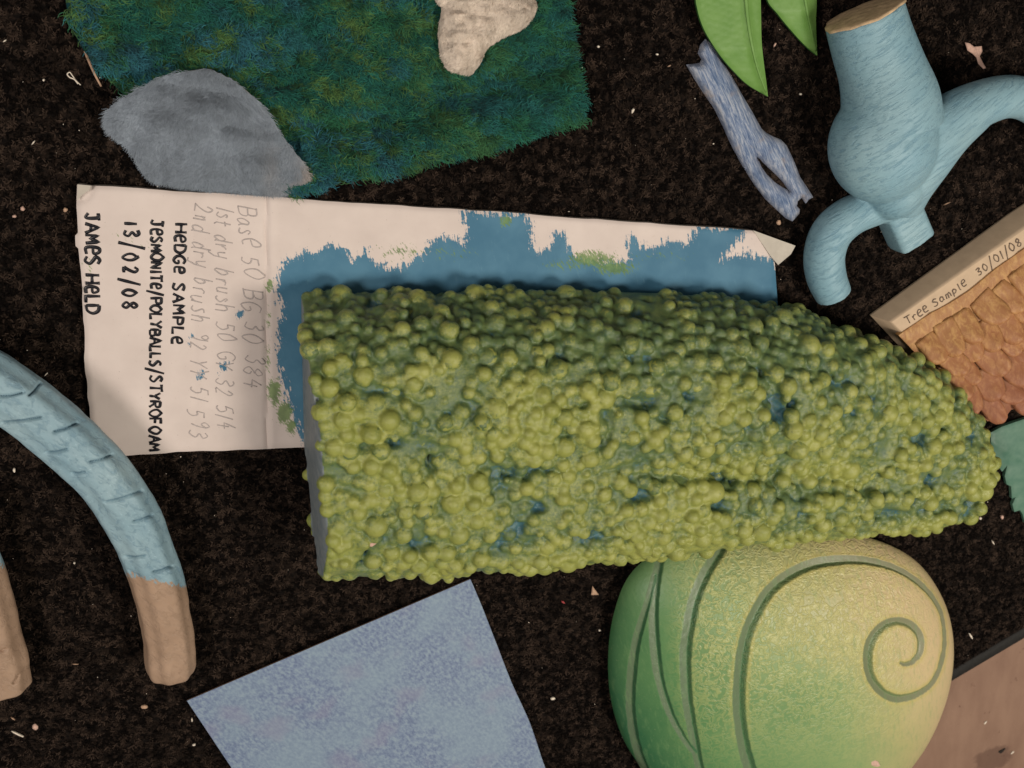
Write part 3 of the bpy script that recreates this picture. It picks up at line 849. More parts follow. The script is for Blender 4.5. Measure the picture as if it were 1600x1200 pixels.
for j, i in enumerate(sorted(single)):
    p, r, nrm = balls[i]
    o = link('ball', var[j % 7 + (7 if nrm[1] > .5 else 0)], hedge, p)
    o.rotation_mode = 'QUATERNION'
    ax = Vector(nrm + np.array([0, 0, .35])).normalized()
    o.rotation_quaternion = ax.to_track_quat('Z', 'Y') @ Matrix.Rotation(random.uniform(0, 6.28), 3, 'Z').to_quaternion()
    o.scale = [r * random.uniform(.95, .995) for _ in range(3)]

# ------------------------------------------------------------------ fur pieces
def fur(name, base, label, cat, outline, zfun, thick, basemat, furmat, n, lenr, lift, width, curl, leanfun, colfun, K=3, step=9, zmin=.8):
    t = thing(name, base, label, cat)
    V, Fs, info = plate(outline, zfun, lambda x, y, d, z: np.maximum(z - thick, zmin), step)
    link('backing', make_mesh(name + '_backing', V, Fs, basemat, True), t)
    topV = V[:info['n']]
    p, nr_ = sample_tris(topV, info['T'], n)
    px = proj(p)
    lean = leanfun(px); c0, c1 = colfun(px, p)
    me = strand_mesh(name + '_pile', p, nr_, lean, rng.uniform(*lenr, n), rng.uniform(*lift, n), width, K, curl, c0, c1, furmat)
    o = link('pile', me, t); o['kind'] = 'stuff'
    return t


def dirs(ang): return np.stack([np.cos(ang), np.sin(ang), 0 * ang], 1)


g_out = [(60, -120), (100, -10), (106, 20), (114, 48), (130, 78), (152, 105), (178, 132), (205, 162), (260, 215), (340, 255), (430, 292), (465, 303), (500, 292), (560, 276), (600, 274), (640, 262), (700, 244), (760, 235), (830, 210), (913, 187), (908, 150), (900, 110), (893, 70), (888, 20), (884, -20), (878, -120)]
def g_z(x, y, d):
    z = 3.5 + 6 * (fbm(np.stack([x / 150, y / 110], -1), 61, 3) - .3)
    z = z + 8.0 * np.exp(-((y - 300 + (x - 480) * .27) / 60) ** 2) * np.clip((x - 380) / 150, 0, 1)
    z = z + 4.2 * (fbm(np.stack([x / 20, y / 11], -1), 66, 2) - .5) + 3.6 * np.sin((x * .3 + y) / 22 + 3 * fbm(np.stack([x / 120, y / 120], -1), 62, 2)) * np.clip(1 - np.abs(y - 190) / 120, 0, 1)
    return np.maximum(z, 2.4)
def g_lean(px):
    a = -.42 + 3.4 * (fbm(px / 20, 81, 2) - .5) + 1.6 * (fbm(px / 90, 82, 2) - .5) + rng.normal(0, .55, len(px))
    return dirs(a)
def g_col(px, p):
    n = len(px)
    rp = np.stack([px[:, 0] * .92 + px[:, 1] * .39, px[:, 1] * .92 - px[:, 0] * .39], 1)
    a = fbm(rp / np.array([34, 11]) + 5, 91, 3) + rng.normal(0, .05, n); b = fbm(rp / np.array([22, 12]) + 9, 92, 2); c_ = fbm(rp / np.array([120, 34]), 93, 3)
    teal = np.array([.011, .080, .062]); blue = np.array([.024, .105, .140]); grn = np.array([.018, .090, .036]); lime = np.array([.075, .130, .030])
    wb = np.clip(1.2 - (px[:, 0] - 420) / 420, .25, 1)[:, None] * np.clip((c_ - .45) * 6, 0, 1)[:, None] * np.clip((.56 - a) * 8, 0, 1)[:, None]
    wl = np.clip((a - .52) * 8, 0, 1)[:, None] * np.clip((b - .38) * 6, 0, 1)[:, None] * np.clip(1.15 - np.clip((px[:, 0] - 560) / 240, 0, 1) * .95, 0, 1)[:, None]
    wb = wb * .9
    c = teal * (1 - wb) + blue * wb
    wg = np.clip((a - .44) * 7, 0, 1)[:, None]
    c = c * (1 - wg * .75) + grn * wg * .75
    wl = wl * .65
    c = c * (1 - wl) + lime * wl
    v = rng.uniform(.65, 1.35, (n, 1)) * (.45 + 1.1 * fbm(rp / np.array([18, 8]), 96, 2))[:, None]
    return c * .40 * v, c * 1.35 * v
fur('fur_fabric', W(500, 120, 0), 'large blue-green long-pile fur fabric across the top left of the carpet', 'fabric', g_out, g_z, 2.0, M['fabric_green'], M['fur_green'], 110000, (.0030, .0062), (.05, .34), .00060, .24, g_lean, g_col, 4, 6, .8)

def strip_z(x, y): return g_z(x, y, 0)
gr_out = catmull([(168, 180), (196, 154), (252, 122), (317, 108), (340, 114), (378, 136), (413, 171), (440, 212), (480, 268), (462, 290), (441, 300), (400, 298), (340, 292), (248, 282), (217, 250), (198, 222), (174, 206)], 90, True)
def gr_z(x, y, d):
    z = 15 + 5.5 * np.clip(d / 60, 0, 1) - 10 * np.clip((y - 170) / 130, 0, 1) * np.clip((330 - x) / 150, 0, 1) - 5 * np.clip((y - 215) / 90, 0, 1)
    z = z + 5.0 * (fbm(np.stack([x / 36, y / 24], -1), 55, 3) - .5) - 2.6 * np.exp(-((y - 225 - (x - 320) * .06) / 13) ** 2) * np.exp(-((x - 330) / 90) ** 2) - 2.4 * np.exp(-((y - 140 - (x - 330) * .25) / 13) ** 2) * np.exp(-((x - 335) / 60) ** 2)
    return np.maximum(z, 3.5)
def gr_lean(px):
    a = -1.75 + 1.9 * (fbm(px / 20, 111, 2) - .5) + 1.2 * (fbm(px / 90, 112, 2) - .5) + rng.normal(0, .4, len(px)) + np.clip((px[:, 0] - 300) / 180, -1, 1) * .35
    return dirs(a)
def gr_col(px, p):
    n = len(px); f = .5 * fbm(px / np.array([9, 30]), 121, 3) + .5 * fbm(px / 45, 125, 2)
    c = np.array([.215, .250, .292]) * (.60 + .85 * f)[:, None]
    w = np.clip((px[:, 0] - 400) / 90, 0, 1)[:, None] * np.clip((fbm(px / 30, 122, 2) - .3) * 2, 0, 1)[:, None]
    c = c * (1 - w * .7) + np.array([.380, .315, .270]) * w * .7
    v = rng.uniform(.85, 1.15, (n, 1))
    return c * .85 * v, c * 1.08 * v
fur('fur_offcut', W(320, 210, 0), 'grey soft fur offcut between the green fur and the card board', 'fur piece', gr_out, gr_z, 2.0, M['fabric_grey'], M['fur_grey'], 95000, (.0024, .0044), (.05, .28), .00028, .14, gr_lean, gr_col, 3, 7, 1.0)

cr_out = catmull([(681, -6), (691, 14), (686, 45), (688, 77), (697, 103), (716, 114), (733, 116), (745, 107), (753, 94), (758, 80), (779, 61), (807, 49), (824, 38), (838, 14), (834, -10), (820, -60), (740, -85), (690, -55)], 90, True)
def cr_z(x, y, d):
    z = g_z(x, y, 0) + 4.5 + 7.0 * np.clip(d / 24, 0, 1) ** .6
    return z + 1.6 * (fbm(np.stack([x / 26, y / 22], -1), 57, 2) - .5) + 1.8 * np.exp(-((x - 745 - (y - 60) * .25) / 7) ** 2) * np.clip((y - 20) / 40, 0, 1)
def cr_col(px, p):
    n = len(px); f = fbm(px / 24, 131, 3)
    c = np.array([.74, .64, .54]) * (.82 + .36 * f)[:, None]; v = rng.uniform(.9, 1.1, (n, 1))
    return c * .9 * v, c * v
fur('fur_offcut', W(755, 40, 0), 'cream short fur offcut lying on the green fur fabric', 'fur piece', cr_out, cr_z, 6.0, M['fabric_cream'], M['fur_cream'], 40000, (.0010, .0022), (.10, .40), .00030, .10,
    lambda px: dirs(-2.2 + 2.2 * (fbm(px / 30, 133, 2) - .5) + rng.normal(0, .35, len(px))), cr_col, 2, 5, 4.0)

# ------------------------------------------------------------------ green leaves
def leaf(label, left, right, mid, zf, base):
    ol = np.vstack([catmull(left, 40), catmull(right, 40)[1:-1]])
    t = thing('foam_leaf', base, label, 'leaf', 'green leaves at the top edge')
    mid = catmull(mid, 40)
    def z(x, y, d):
        P = np.stack([x, y], 1); dm, sg, par = seg_dist(P, mid, False, True)
        zz = zf(x, y) + 1.6 * np.exp(-(dm / 5.0) ** 2) - .022 * dm
        # side veins
        ph = (par * 26 + dm / 26.0); vein = np.exp(-((ph - np.round(ph)) / .10) ** 2) * np.clip(dm / 8, 0, 1)
        return zz + .22 * vein - .5 * np.exp(-(d / 2.5) ** 2)
    V, Fs, info = plate(ol, z, lambda x, y, d, zz: zz - 2.0, 3.6)
    nf = [len(f) for f in Fs]; mi = np.concatenate([np.zeros(nf[0] + nf[1]), np.ones(nf[2])])
    link('blade', make_mesh('leaf_blade', V, Fs, [M['leaf'], M['leaf_edge']], True, None, mi, sharp=40), t)
    rib = mid[4:-1]
    zz = z(rib[:, 0], rib[:, 1], np.full(len(rib), 9.0))
    v, f = tube(W(rib[:, 0], rib[:, 1], (zz - .22) * MM), np.linspace(.0012, .0005, len(rib)), 8, .30)
    link('midrib', make_mesh('leaf_midrib', v, f, M['leaf']), t)
leaf('larger green pointed leaf overlapping the blue bark strip', [(1150, -115), (1105, -60), (1088, -10), (1090, 16), (1097, 39), (1107, 59), (1127, 89), (1147, 112), (1169, 133), (1200, 151)],
     [(1200, 151), (1197, 125), (1193, 94), (1190, 62), (1189, 16), (1187, -20), (1175, -75), (1150, -115)], [(1152, -110), (1163, -30), (1170, 40), (1182, 100), (1199, 149)],
     lambda x, y: np.clip(3.6 + 9.5 * np.clip((151 - y) / 75, 0, 1) ** .8, 2.6, 14), W(1150, 20, 0))
leaf('smaller green pointed leaf tip beside the pale-cut blue trunk', [(1235, -110), (1205, -60), (1198, -5), (1216, 23), (1240, 52), (1260, 73), (1277, 87)],
     [(1277, 87), (1276, 62), (1275, 31), (1276, 0), (1272, -50), (1235, -110)], [(1240, -105), (1252, -40), (1262, 20), (1276, 85)],
     lambda x, y: np.clip(3.4 + 8 * np.clip((88 - y) / 70, 0, 1), 2.6, 12), W(1245, 0, 0))

# ------------------------------------------------------------------ blue bark strip
st_out = [(1103, 61), (1095, 70), (1091, 84), (1097, 93), (1094, 98), (1084, 100), (1073, 101), (1085, 122), (1100, 146), (1117, 171), (1131, 200), (1145, 231), (1161, 260), (1180, 290), (1197, 312), (1215, 329), (1228, 341), (1238, 346), (1249, 334), (1250, 327), (1245, 322), (1247, 314), (1253, 309), (1259, 318), (1264, 312), (1271, 308), (1262, 294), (1250, 276), (1241, 252), (1229, 227), (1220, 218), (1208, 213), (1198, 208), (1190, 201), (1174, 172), (1159, 147), (1145, 122), (1131, 99), (1120, 78), (1112, 66)]
slot = [(1184, 247), (1190, 251), (1200, 261), (1215, 275), (1225, 286), (1233, 298), (1222, 292), (1210, 284), (1198, 272), (1190, 261)]
def st_z(x, y, d):
    z = 1.6 + 5.6 * (1 - np.exp(-d / 7))
    gl = seg_dist(np.stack([x, y], 1), [(1160, 196), (1170, 220), (1186, 249)])
    z = z - 2.0 * np.exp(-(gl / 4) ** 2)
    s = (x - 1103) * .86 - (y - 61) * .5
    return z + 1.2 * (fbm(np.stack([s / 5, (x * .5 + y * .86) / 70], -1), 151, 3) - .5)
V, Fs, info = plate(st_out, st_z, .6, 3.4, [slot])
stick = tag(link('bark_strip', make_mesh('bark_strip', V - W(1170, 200, 0), Fs, M['stick'], True, {'edge': np.tile(np.exp(-info['dist'] / 6), 2)}, sharp=50), None, W(1170, 200, 0)), 'slate blue bark strip with a split slot and ragged ends', 'bark strip')

# ------------------------------------------------------------------ carved blue trunk
def path(pts, n):
    q = catmull(pts, n); return W(q[:, 0], q[:, 1], q[:, 2] * MM), q[:, 3] * MM
parts = []
P, r = path([(1350, 22, 25, 20.5), (1362, 65, 25, 21.3), (1377, 110, 26, 22.6), (1390, 160, 27, 26), (1392, 200, 27, 27)], 20)
parts.append(tube(P, r, 40))
v, f = ico(4); c = W(1380, 226, .027)
Rz = np.array([[.96, -.28, 0], [.28, .96, 0], [0, 0, 1]])
parts.append((v @ np.diag([.0305, .0325, .0262]) @ Rz.T + c, [f]))
P, r = path([(1520, 172, 27, 13), (1478, 206, 27, 15.0), (1442, 246, 25, 16.6), (1418, 285, 22, 15.6), (1406, 325, 17, 12.5)], 24); parts.append(tube(P, r, 28))
c = W(1395, 292, .021); parts.append((v @ np.diag([.0175, .0185, .0190]) + c, [f]))
for pts, n in (([(1400, 240, 26, 18), (1440, 222, 27, 17.5), (1482, 190, 28, 15.5), (1530, 163, 28, 13.2), (1580, 151, 26, 11.8), (1622, 166, 21, 11.4), (1645, 200, 15, 11.2), (1655, 235, 12, 11.0)], 40),
               ([(1400, 316, 16, 9.5), (1368, 324, 15, 10.6), (1330, 337, 14, 11.6), (1300, 363, 13, 12.0), (1288, 398, 12.6, 11.9), (1291, 432, 12.3, 11.6), (1303, 462, 12, 10.6)], 44)):
    P, r = path(pts, n); parts.append(tube(P, r, 28))
# square stub
q = catmull([(1388, 290, 14), (1405, 332, 13), (1424, 376, 12)], 12); P = W(q[:, 0], q[:, 1], q[:, 2] * MM)
parts.append(tube(P, .0135, 4, .86, shape=None, up=None) if False else tube(P, .0117, 28, .9, shape=lambda a: 1 / np.maximum(np.abs(np.cos(a)), np.abs(np.sin(a))) ** .8))
V, Fs = merge(parts)
TV, TF = remeshed(V, Fs, .0008, 16, .5)
TV[:, 2] = np.maximum(TV[:, 2], .0006)
trunk = thing('carved_trunk', W(1380, 250, 0), 'light blue carved foam tree trunk with curved root arms and pale cut end', 'trunk model')
link('trunk_body', make_mesh('trunk_body', TV, TF, M['trunk'], True), trunk)
# pale sawn end
P, r = path([(1350, 22, 25, 20.5), (1362, 65, 25, 21.3)], 5)
ax = P[1] - P[0]; ax /= np.linalg.norm(ax); s1 = np.cross(ax, [0, 0, 1]); s1 /= np.linalg.norm(s1); s2 = np.cross(s1, ax)
rings = []
A = np.linspace(0, 2 * np.pi, 64, endpoint=False)
for fr in (1.0, .93, .75, .5, .25, .02):
    wv_ = 1 + .03 * np.sin(5 * A + 1) + .02 * np.sin(11 * A)
    dep = -.0006 - .0012 * np.sqrt(max(0, 1 - fr)) + .0007 * (fbm(np.stack([np.cos(A) * fr * 3, np.sin(A) * fr * 3], -1), 7, 2) - .5)
    rings.append(P[0] + (np.cos(A) * wv_ * fr)[:, None] * s1 * .0207 + (np.sin(A) * wv_ * fr)[:, None] * s2 * .0207 + dep[:, None] * ax)
back = rings[0] + ax * .0012
RR = np.array([back] + rings); n_, k_ = RR.shape[:2]; I = np.arange(n_ * k_).reshape(n_, k_)
q = np.stack([I[:-1], np.roll(I[:-1], -1, 1), np.roll(I[1:], -1, 1), I[1:]], -1).reshape(-1, 4)
link('cut_end', make_mesh('cut_end', RR.reshape(-1, 3), [q, I[-1][None]], M['cutwood'], True), trunk)

# ------------------------------------------------------------------ bent legs
def bent_leg(label, pts, nicks, bare_end, base, n=420, name='bent_leg'):
    q = catmull(pts, n); P = W(q[:, 0], q[:, 1], q[:, 2] * MM); rad = q[:, 3] * MM
    sides = 120
    shp = lambda a: 1 + .035 * np.cos(8 * a + .5) + .02 * np.cos(3 * a)
    # rounded end
    e = np.linspace(0, 1, n); rad = rad * np.where(e > .985, np.sqrt(np.maximum(1 - ((e - .985) / .015) ** 2 * .16, 0)), 1)
    V, Fs = tube(P, rad, sides, .94, shape=shp)
    px = proj(V); tg = np.repeat(e, sides)
    cen_ = np.repeat(P, sides, 0); out = V - cen_; out /= np.linalg.norm(out, axis=1)[:, None]
    nick = np.zeros(len(V))
    for (a, b) in nicks:
        nk = seg_dist(px, [a, ((a[0] + b[0]) / 2, (a[1] + b[1]) / 2 + 2), b]); nick = np.maximum(nick, np.exp(-(nk / 1.9) ** 2))
    nick *= (out[:, 2] > -.1)
    uneven = fbm(V * 60, 201, 3) - .5
    V = V + out * (uneven * .0022 - nick * .0024)[:, None]
    bare = (px @ np.array(bare_end[:2]) - bare_end[2]) / 14.0
    V[:, 2] = np.maximum(V[:, 2], .0006)
    t = thing(name, base, label, 'leg model')
    link('limb', make_mesh('limb', V, Fs, M['leg'], True, {'nick': nick, 'bare': np.clip(bare, -3, 3)}), t)
bent_leg('pale blue bent tube limb with carved nicks and a bare tan end', [(-190, 560, 16, 15.5), (-110, 560, 30, 15.6), (-50, 580, 36, 15.8), (0, 607, 37, 15.8), (55, 645, 36, 15.6), (108, 690, 34, 15.4), (160, 742, 31, 15.1), (203, 803, 27, 14.8), (230, 862, 23, 14.5), (247, 912, 20, 14.2), (262, 985, 16.5, 13.9), (269, 1050, 14.6, 13.6)],
         [((0, 620), (37, 612)), ((2, 662), (65, 652)), ((47, 617), (65, 597)), ((85, 675), (122, 660)), ((142, 722), (175, 710)), ((72, 707), (105, 702)), ((112, 740), (132, 739)), ((165, 785), (220, 767)), ((210, 815), (237, 805)), ((195, 870), (227, 870)), ((240, 895), (270, 885)), ((200, 892), (215, 900))],
         (-.19, .98, -.19 * 246 + .98 * 908), W(250, 950, 0))
bent_leg('bare tan rounded limb end at the lower left corner', [(-78, 790, 26, 15), (-50, 862, 22, 15), (-26, 942, 18.5, 15), (-8, 1010, 16.5, 15.2), (6, 1072, 15.5, 15)],
         [((22, 1068), (28, 1056)), ((0, 1018), (8, 1015))], (-.19, .98, -.19 * -20 + .98 * 880), W(-10, 1000, 0), 260)

# ------------------------------------------------------------------ mottled blue sheet
tl = [(292, 1095), (513, 1002), (735, 905)]
le = catmull([(292, 1095), (326, 1146), (362, 1200), (420, 1285), (470, 1360)], 60)
re = catmull([(735, 905), (752, 945), (775, 1004), (800, 1068), (828, 1130), (852, 1200), (885, 1280), (930, 1350)], 60)
s = np.linspace(0, 1, 90)
gx = le[:, None, 0] * (1 - s) + re[:, None, 0] * s; gy = le[:, None, 1] * (1 - s) + re[:, None, 1] * s
vv = np.linspace(0, 1, 60)[:, None]
gz = 2.2 + 5.0 * np.sin(np.pi * s)[None] * (.35 + .65 * vv) + 2.5 * (1 - s)[None] * (1 - vv) + 0.8 * (fbm(np.stack([gx / 160, gy / 160], -1), 17) - .5)
top = W(gx, gy, gz * MM).reshape(-1, 3); bot = top - [0, 0, .0011]
bot[:, 2] = np.maximum(bot[:, 2], .0005)
I = np.arange(gx.size).reshape(gx.shape); nn = gx.size
q = np.stack([I[:-1, :-1], I[1:, :-1], I[1:, 1:], I[:-1, 1:]], -1).reshape(-1, 4)
ring = np.concatenate([I[:, 0], I[-1, 1:], I[-2::-1, -1], I[0, -2:0:-1]]); r2 = np.roll(ring, -1)
side = np.stack([ring, ring + nn, r2 + nn, r2], 1)
b0 = W(560, 1080, 0)
tag(link('painted_sheet', make_mesh('painted_sheet', np.vstack([top, bot]) - b0, [np.concatenate([q, q[:, ::-1] + nn, side])], [M['sheet'], M['sheet_edge']], True, None, np.concatenate([np.zeros(2 * len(q)), np.ones(len(side))]), sharp=40), None, b0), 'thin flat sheet with mottled lavender-blue paint at the bottom edge', 'painted sheet')

# ------------------------------------------------------------------ green spiral shell
sh_out = catmull([(1215, 832), (1330, 834), (1420, 868), (1470, 930), (1487, 1005), (1474, 1090), (1432, 1175), (1360, 1248), (1250, 1285), (1130, 1278), (1040, 1236), (985, 1175), (957, 1105), (950, 1030), (960, 955), (988, 893), (1050, 848), (1130, 834)], 620, True)
nrad = 330
sc_ = np.array([1225., 1050.])
zb, zt_ = 9.0, 50.0
t = np.linspace(0, 1, nrad)
rr = np.sin(t * np.pi / 2) ** .92
zz = zb + (zt_ - zb) * np.maximum(1 - rr ** 2.5, 0) ** .62
rim = W(sh_out[:, 0], sh_out[:, 1], zb * MM)
cenw = W(sc_[0], sc_[1], zb * MM)
SV = cenw + (rim - cenw)[None] * rr[:, None, None]
SV[..., 2] = zz[:, None] * MM
SV[0] = SV[0].mean(0)
lowr = []
for fr, z in ((.985, 6.0), (.95, 3.0), (.88, .9), (.6, .7)):
    q = cenw + (rim - cenw) * fr; q[:, 2] = z * MM; lowr.append(q)
SV = np.concatenate([SV, np.array(lowr)]); nR, nA = SV.shape[:2]
flatV = SV.reshape(-1, 3)
I = np.arange(nR * nA).reshape(nR, nA)
q = np.stack([I[:-1], I[1:], np.roll(I[1:], -1, 1), np.roll(I[:-1], -1, 1)], -1).reshape(-1, 4)[:, ::-1]
nrm = np.zeros_like(SV)
du = np.gradient(SV, axis=0); dvv = np.roll(SV, -1, 1) - np.roll(SV, 1, 1)
nrm = np.cross(dvv, du); nrm /= np.linalg.norm(nrm, axis=2)[..., None] + 1e-12
nrm[nrm[..., 2] < 0] *= -1
nrm[0] = [0, 0, 1]
spx = proj(flatV)
G = [
 (catmull([(1408, 1036), (1416, 1038), (1427, 1033), (1438, 1017), (1436, 991), (1416, 973), (1390, 973), (1368, 990), (1357, 1017), (1359, 1052), (1375, 1078), (1399, 1091), (1429, 1086), (1456, 1068), (1471, 1034), (1476, 995), (1468, 952), (1442, 916), (1403, 890), (1359, 877), (1316, 875), (1272, 881), (1232, 899), (1200, 927), (1176, 969), (1163, 1008), (1157, 1052), (1155, 1100), (1160, 1152), (1173, 1203), (1200, 1262)], 260),
  [(0, 5), (.10, 10), (.26, 15), (.36, 13), (.44, 7), (.52, 6), (.60, 10), (.70, 17), (.85, 19), (1, 18)]),
 (catmull([(1135, 840), (1123, 862), (1101, 899), (1084, 942), (1074, 995), (1071, 1039), (1075, 1100), (1084, 1152), (1094, 1202), (1115, 1260)], 90), [(0, 18), (.5, 18), (1, 12)]),
 (catmull([(1042, 840), (1033, 868), (1025, 907), (1021, 964), (1024, 1017), (1031, 1065), (1048, 1117), (1070, 1157), (1086, 1178)], 90), [(0, 12), (.5, 16), (1, 7)]),
 (catmull([(1022, 900), (1012, 940), (1003, 970), (993, 1008), (987, 1056), (985, 1104), (991, 1152), (1006, 1200), (1030, 1240)], 90), [(0, 9), (.5, 15), (1, 12)]),
]
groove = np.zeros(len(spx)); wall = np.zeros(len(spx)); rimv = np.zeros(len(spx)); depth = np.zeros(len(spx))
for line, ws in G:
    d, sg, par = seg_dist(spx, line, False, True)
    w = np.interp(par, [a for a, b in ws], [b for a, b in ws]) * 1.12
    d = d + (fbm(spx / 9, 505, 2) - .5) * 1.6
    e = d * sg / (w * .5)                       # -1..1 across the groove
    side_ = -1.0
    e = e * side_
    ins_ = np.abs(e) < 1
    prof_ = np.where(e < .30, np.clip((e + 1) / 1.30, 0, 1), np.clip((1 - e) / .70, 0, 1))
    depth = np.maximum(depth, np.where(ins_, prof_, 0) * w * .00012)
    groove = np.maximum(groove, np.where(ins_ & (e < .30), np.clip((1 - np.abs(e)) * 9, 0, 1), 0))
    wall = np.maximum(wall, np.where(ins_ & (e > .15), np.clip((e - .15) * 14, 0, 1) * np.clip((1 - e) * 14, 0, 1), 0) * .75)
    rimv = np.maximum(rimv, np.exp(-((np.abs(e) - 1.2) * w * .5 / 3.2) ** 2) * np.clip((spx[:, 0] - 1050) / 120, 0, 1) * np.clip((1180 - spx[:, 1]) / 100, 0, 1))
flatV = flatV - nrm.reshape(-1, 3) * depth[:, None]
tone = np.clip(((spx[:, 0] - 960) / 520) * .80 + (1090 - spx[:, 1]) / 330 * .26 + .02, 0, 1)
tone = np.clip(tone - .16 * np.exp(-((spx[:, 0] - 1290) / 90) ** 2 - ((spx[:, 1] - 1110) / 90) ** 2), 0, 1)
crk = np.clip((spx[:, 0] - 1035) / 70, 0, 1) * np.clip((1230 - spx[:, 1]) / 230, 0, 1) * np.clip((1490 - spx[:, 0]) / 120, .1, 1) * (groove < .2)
b0 = W(1220, 1050, 0)
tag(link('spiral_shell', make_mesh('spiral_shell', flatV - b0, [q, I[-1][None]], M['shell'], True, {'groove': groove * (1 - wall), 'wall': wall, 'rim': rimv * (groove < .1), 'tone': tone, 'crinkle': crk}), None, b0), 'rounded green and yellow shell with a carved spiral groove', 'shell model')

# ------------------------------------------------------------------ orange bark sample
ZB = 15.0
blk = thing('bark_sample', W(1560, 500, 0), 'cream foam block with overlapping orange bark scales and a handwritten date', 'bark model')
bo = np.array([(1392, 503), (1600, 357), (1760, 245), (1830, 560), (1720, 585), (1600, 622), (1543, 642), (1470, 580)], float)
bt = W(bo[:, 0], bo[:, 1], ZB * MM); cxy = bt.mean(0)
def grown(dist_, z):
    d_ = bt - cxy; d_[:, 2] = 0; L_ = np.linalg.norm(d_, axis=1)[:, None]
    q_ = bt + d_ / L_ * dist_; q_[:, 2] = z; return q_
RB = np.array([grown(-.0008, ZB * MM), grown(.0002, (ZB - .5) * MM), grown(.0010, (ZB - 1.5) * MM), grown(.0066, .0026), grown(.0062, .0008)])
I = np.arange(RB.shape[0] * 8).reshape(-1, 8)
q = np.stack([I[:-1], I[1:], np.roll(I[1:], -1, 1), np.roll(I[:-1], -1, 1)], -1).reshape(-1, 4)
link('block', make_mesh('block', RB.reshape(-1, 3), [q, I[0][None, ::-1], I[-1][None]], M['cream_block'], True, sharp=28), blk)
bed = [(1404, 524), (1430, 506), (1454, 490), (1484, 474), (1514, 455), (1556, 420), (1600, 389), (1760, 275), (1832, 562), (1720, 604), (1640, 626), (1608, 632), (1593, 640), (1580, 640), (1574, 648), (1562, 648), (1553, 656), (1543, 658), (1500, 622), (1450, 572)]
V, Fs, info = plate(bed, lambda x, y, d: ZB + 2.2 - 1.2 * np.exp(-(d / 6) ** 2) + 1.2 * (fbm(np.stack([x / 14, y / 14], -1), 8) - .5), ZB - 3, 7)
link('bark_bed', make_mesh('bark_bed', V, Fs, M['bark'], True, sharp=50), blk)
# scale meshes
svar = []
for k in range(5):
    r_ = np.random.default_rng(300 + k)
    nx, ny = 12, 14
    U, Vv = np.meshgrid(np.linspace(-1, 1, nx), np.linspace(0, 1, ny), indexing='ij')
    hwid = (.50 + .05 * np.sin(Vv * 3)) * np.where(Vv > .55, np.sqrt(np.maximum(1 - ((Vv - .55) / .47) ** 2, .0)) * .85 + .15, 1)
    X = U * hwid + .05 * np.sin(Vv * 4 + k); Y = -Vv * (1.0 + .10 * (k % 3))
    Z = (.05 + .26 * Vv ** 1.3) * (1 - .55 * np.abs(U) ** 2.5) - .22 * np.clip((Vv - .90) / .1, 0, 1) ** 1.5
    nz = fbm(np.stack([X * 4 + 10 * k, Y * 2.4], -1), 310 + k, 3) - .5; Z = Z + .13 * nz
    topv = np.stack([X, Y, Z], -1).reshape(-1, 3); botv = topv.copy(); botv[:, 2] = -.12
    I = np.arange(nx * ny).reshape(nx, ny)
    q_ = np.stack([I[:-1, :-1], I[:-1, 1:], I[1:, 1:], I[1:, :-1]], -1).reshape(-1, 4)[:, ::-1]
    ring = np.concatenate([I[:, 0], I[-1, 1:], I[-2::-1, -1], I[0, -2:0:-1]]); r2 = np.roll(ring, -1)
    sd_ = np.stack([ring, ring + nx * ny, r2 + nx * ny, r2], 1)
    svar.append(make_mesh('bark_scale', np.vstack([topv, botv]), np.concatenate([q_, sd_]), M['bark'], True))
e = np.array([.815, -.58]); dn = np.array([.50, .865])
bedp = np.array(bed)
k = 0
for row in range(7):
    for colm in range(-2, 16):
        p = np.array([1412., 512.]) + e * (colm * 36 + (row % 2) * 18 + random.uniform(-2, 2)) + dn * (row * 31 + random.uniform(-2, 2) - 2)
        pe = p + dn * 34
        if not (pip(bedp, np.array([p + dn * 5]))[0] and pip(bedp, np.array([p + dn * 22]))[0]): continue
        if p[0] > 1690: continue
        c = W(p[0], p[1], (ZB + 2.2 + .15 * row) * MM); c2 = W(*(p + dn * 10), (ZB + 2.2 + .15 * row) * MM)
        o = link('scale', svar[k % 5], blk, c); k += 1
        dv_ = c2 - c; az = math.atan2(dv_[1], dv_[0]) + math.pi / 2 + random.uniform(-.16, .16)
        o.rotation_euler = (0, 0, az)
        s_ = random.uniform(.92, 1.12)
        o.scale = (.0140 * s_ * random.uniform(.85, 1.1), .0205 * s_, .0150)
        o.rotation_euler = (random.uniform(-.36, -.22), random.uniform(-.14, .14), az)
lettering('pen_writing', 'Tree Sample', (1418, 508), (1511, 446), 11, 1.7, (ZB + .25) * MM, M['pen'], blk, 2.2, .1, .35, 21)
lettering('pen_writing', '30/01/08', (1529, 431), (1598, 382), 12, 1.7, (ZB + .25) * MM, M['pen'], blk, 2.6, .1, .35, 22)

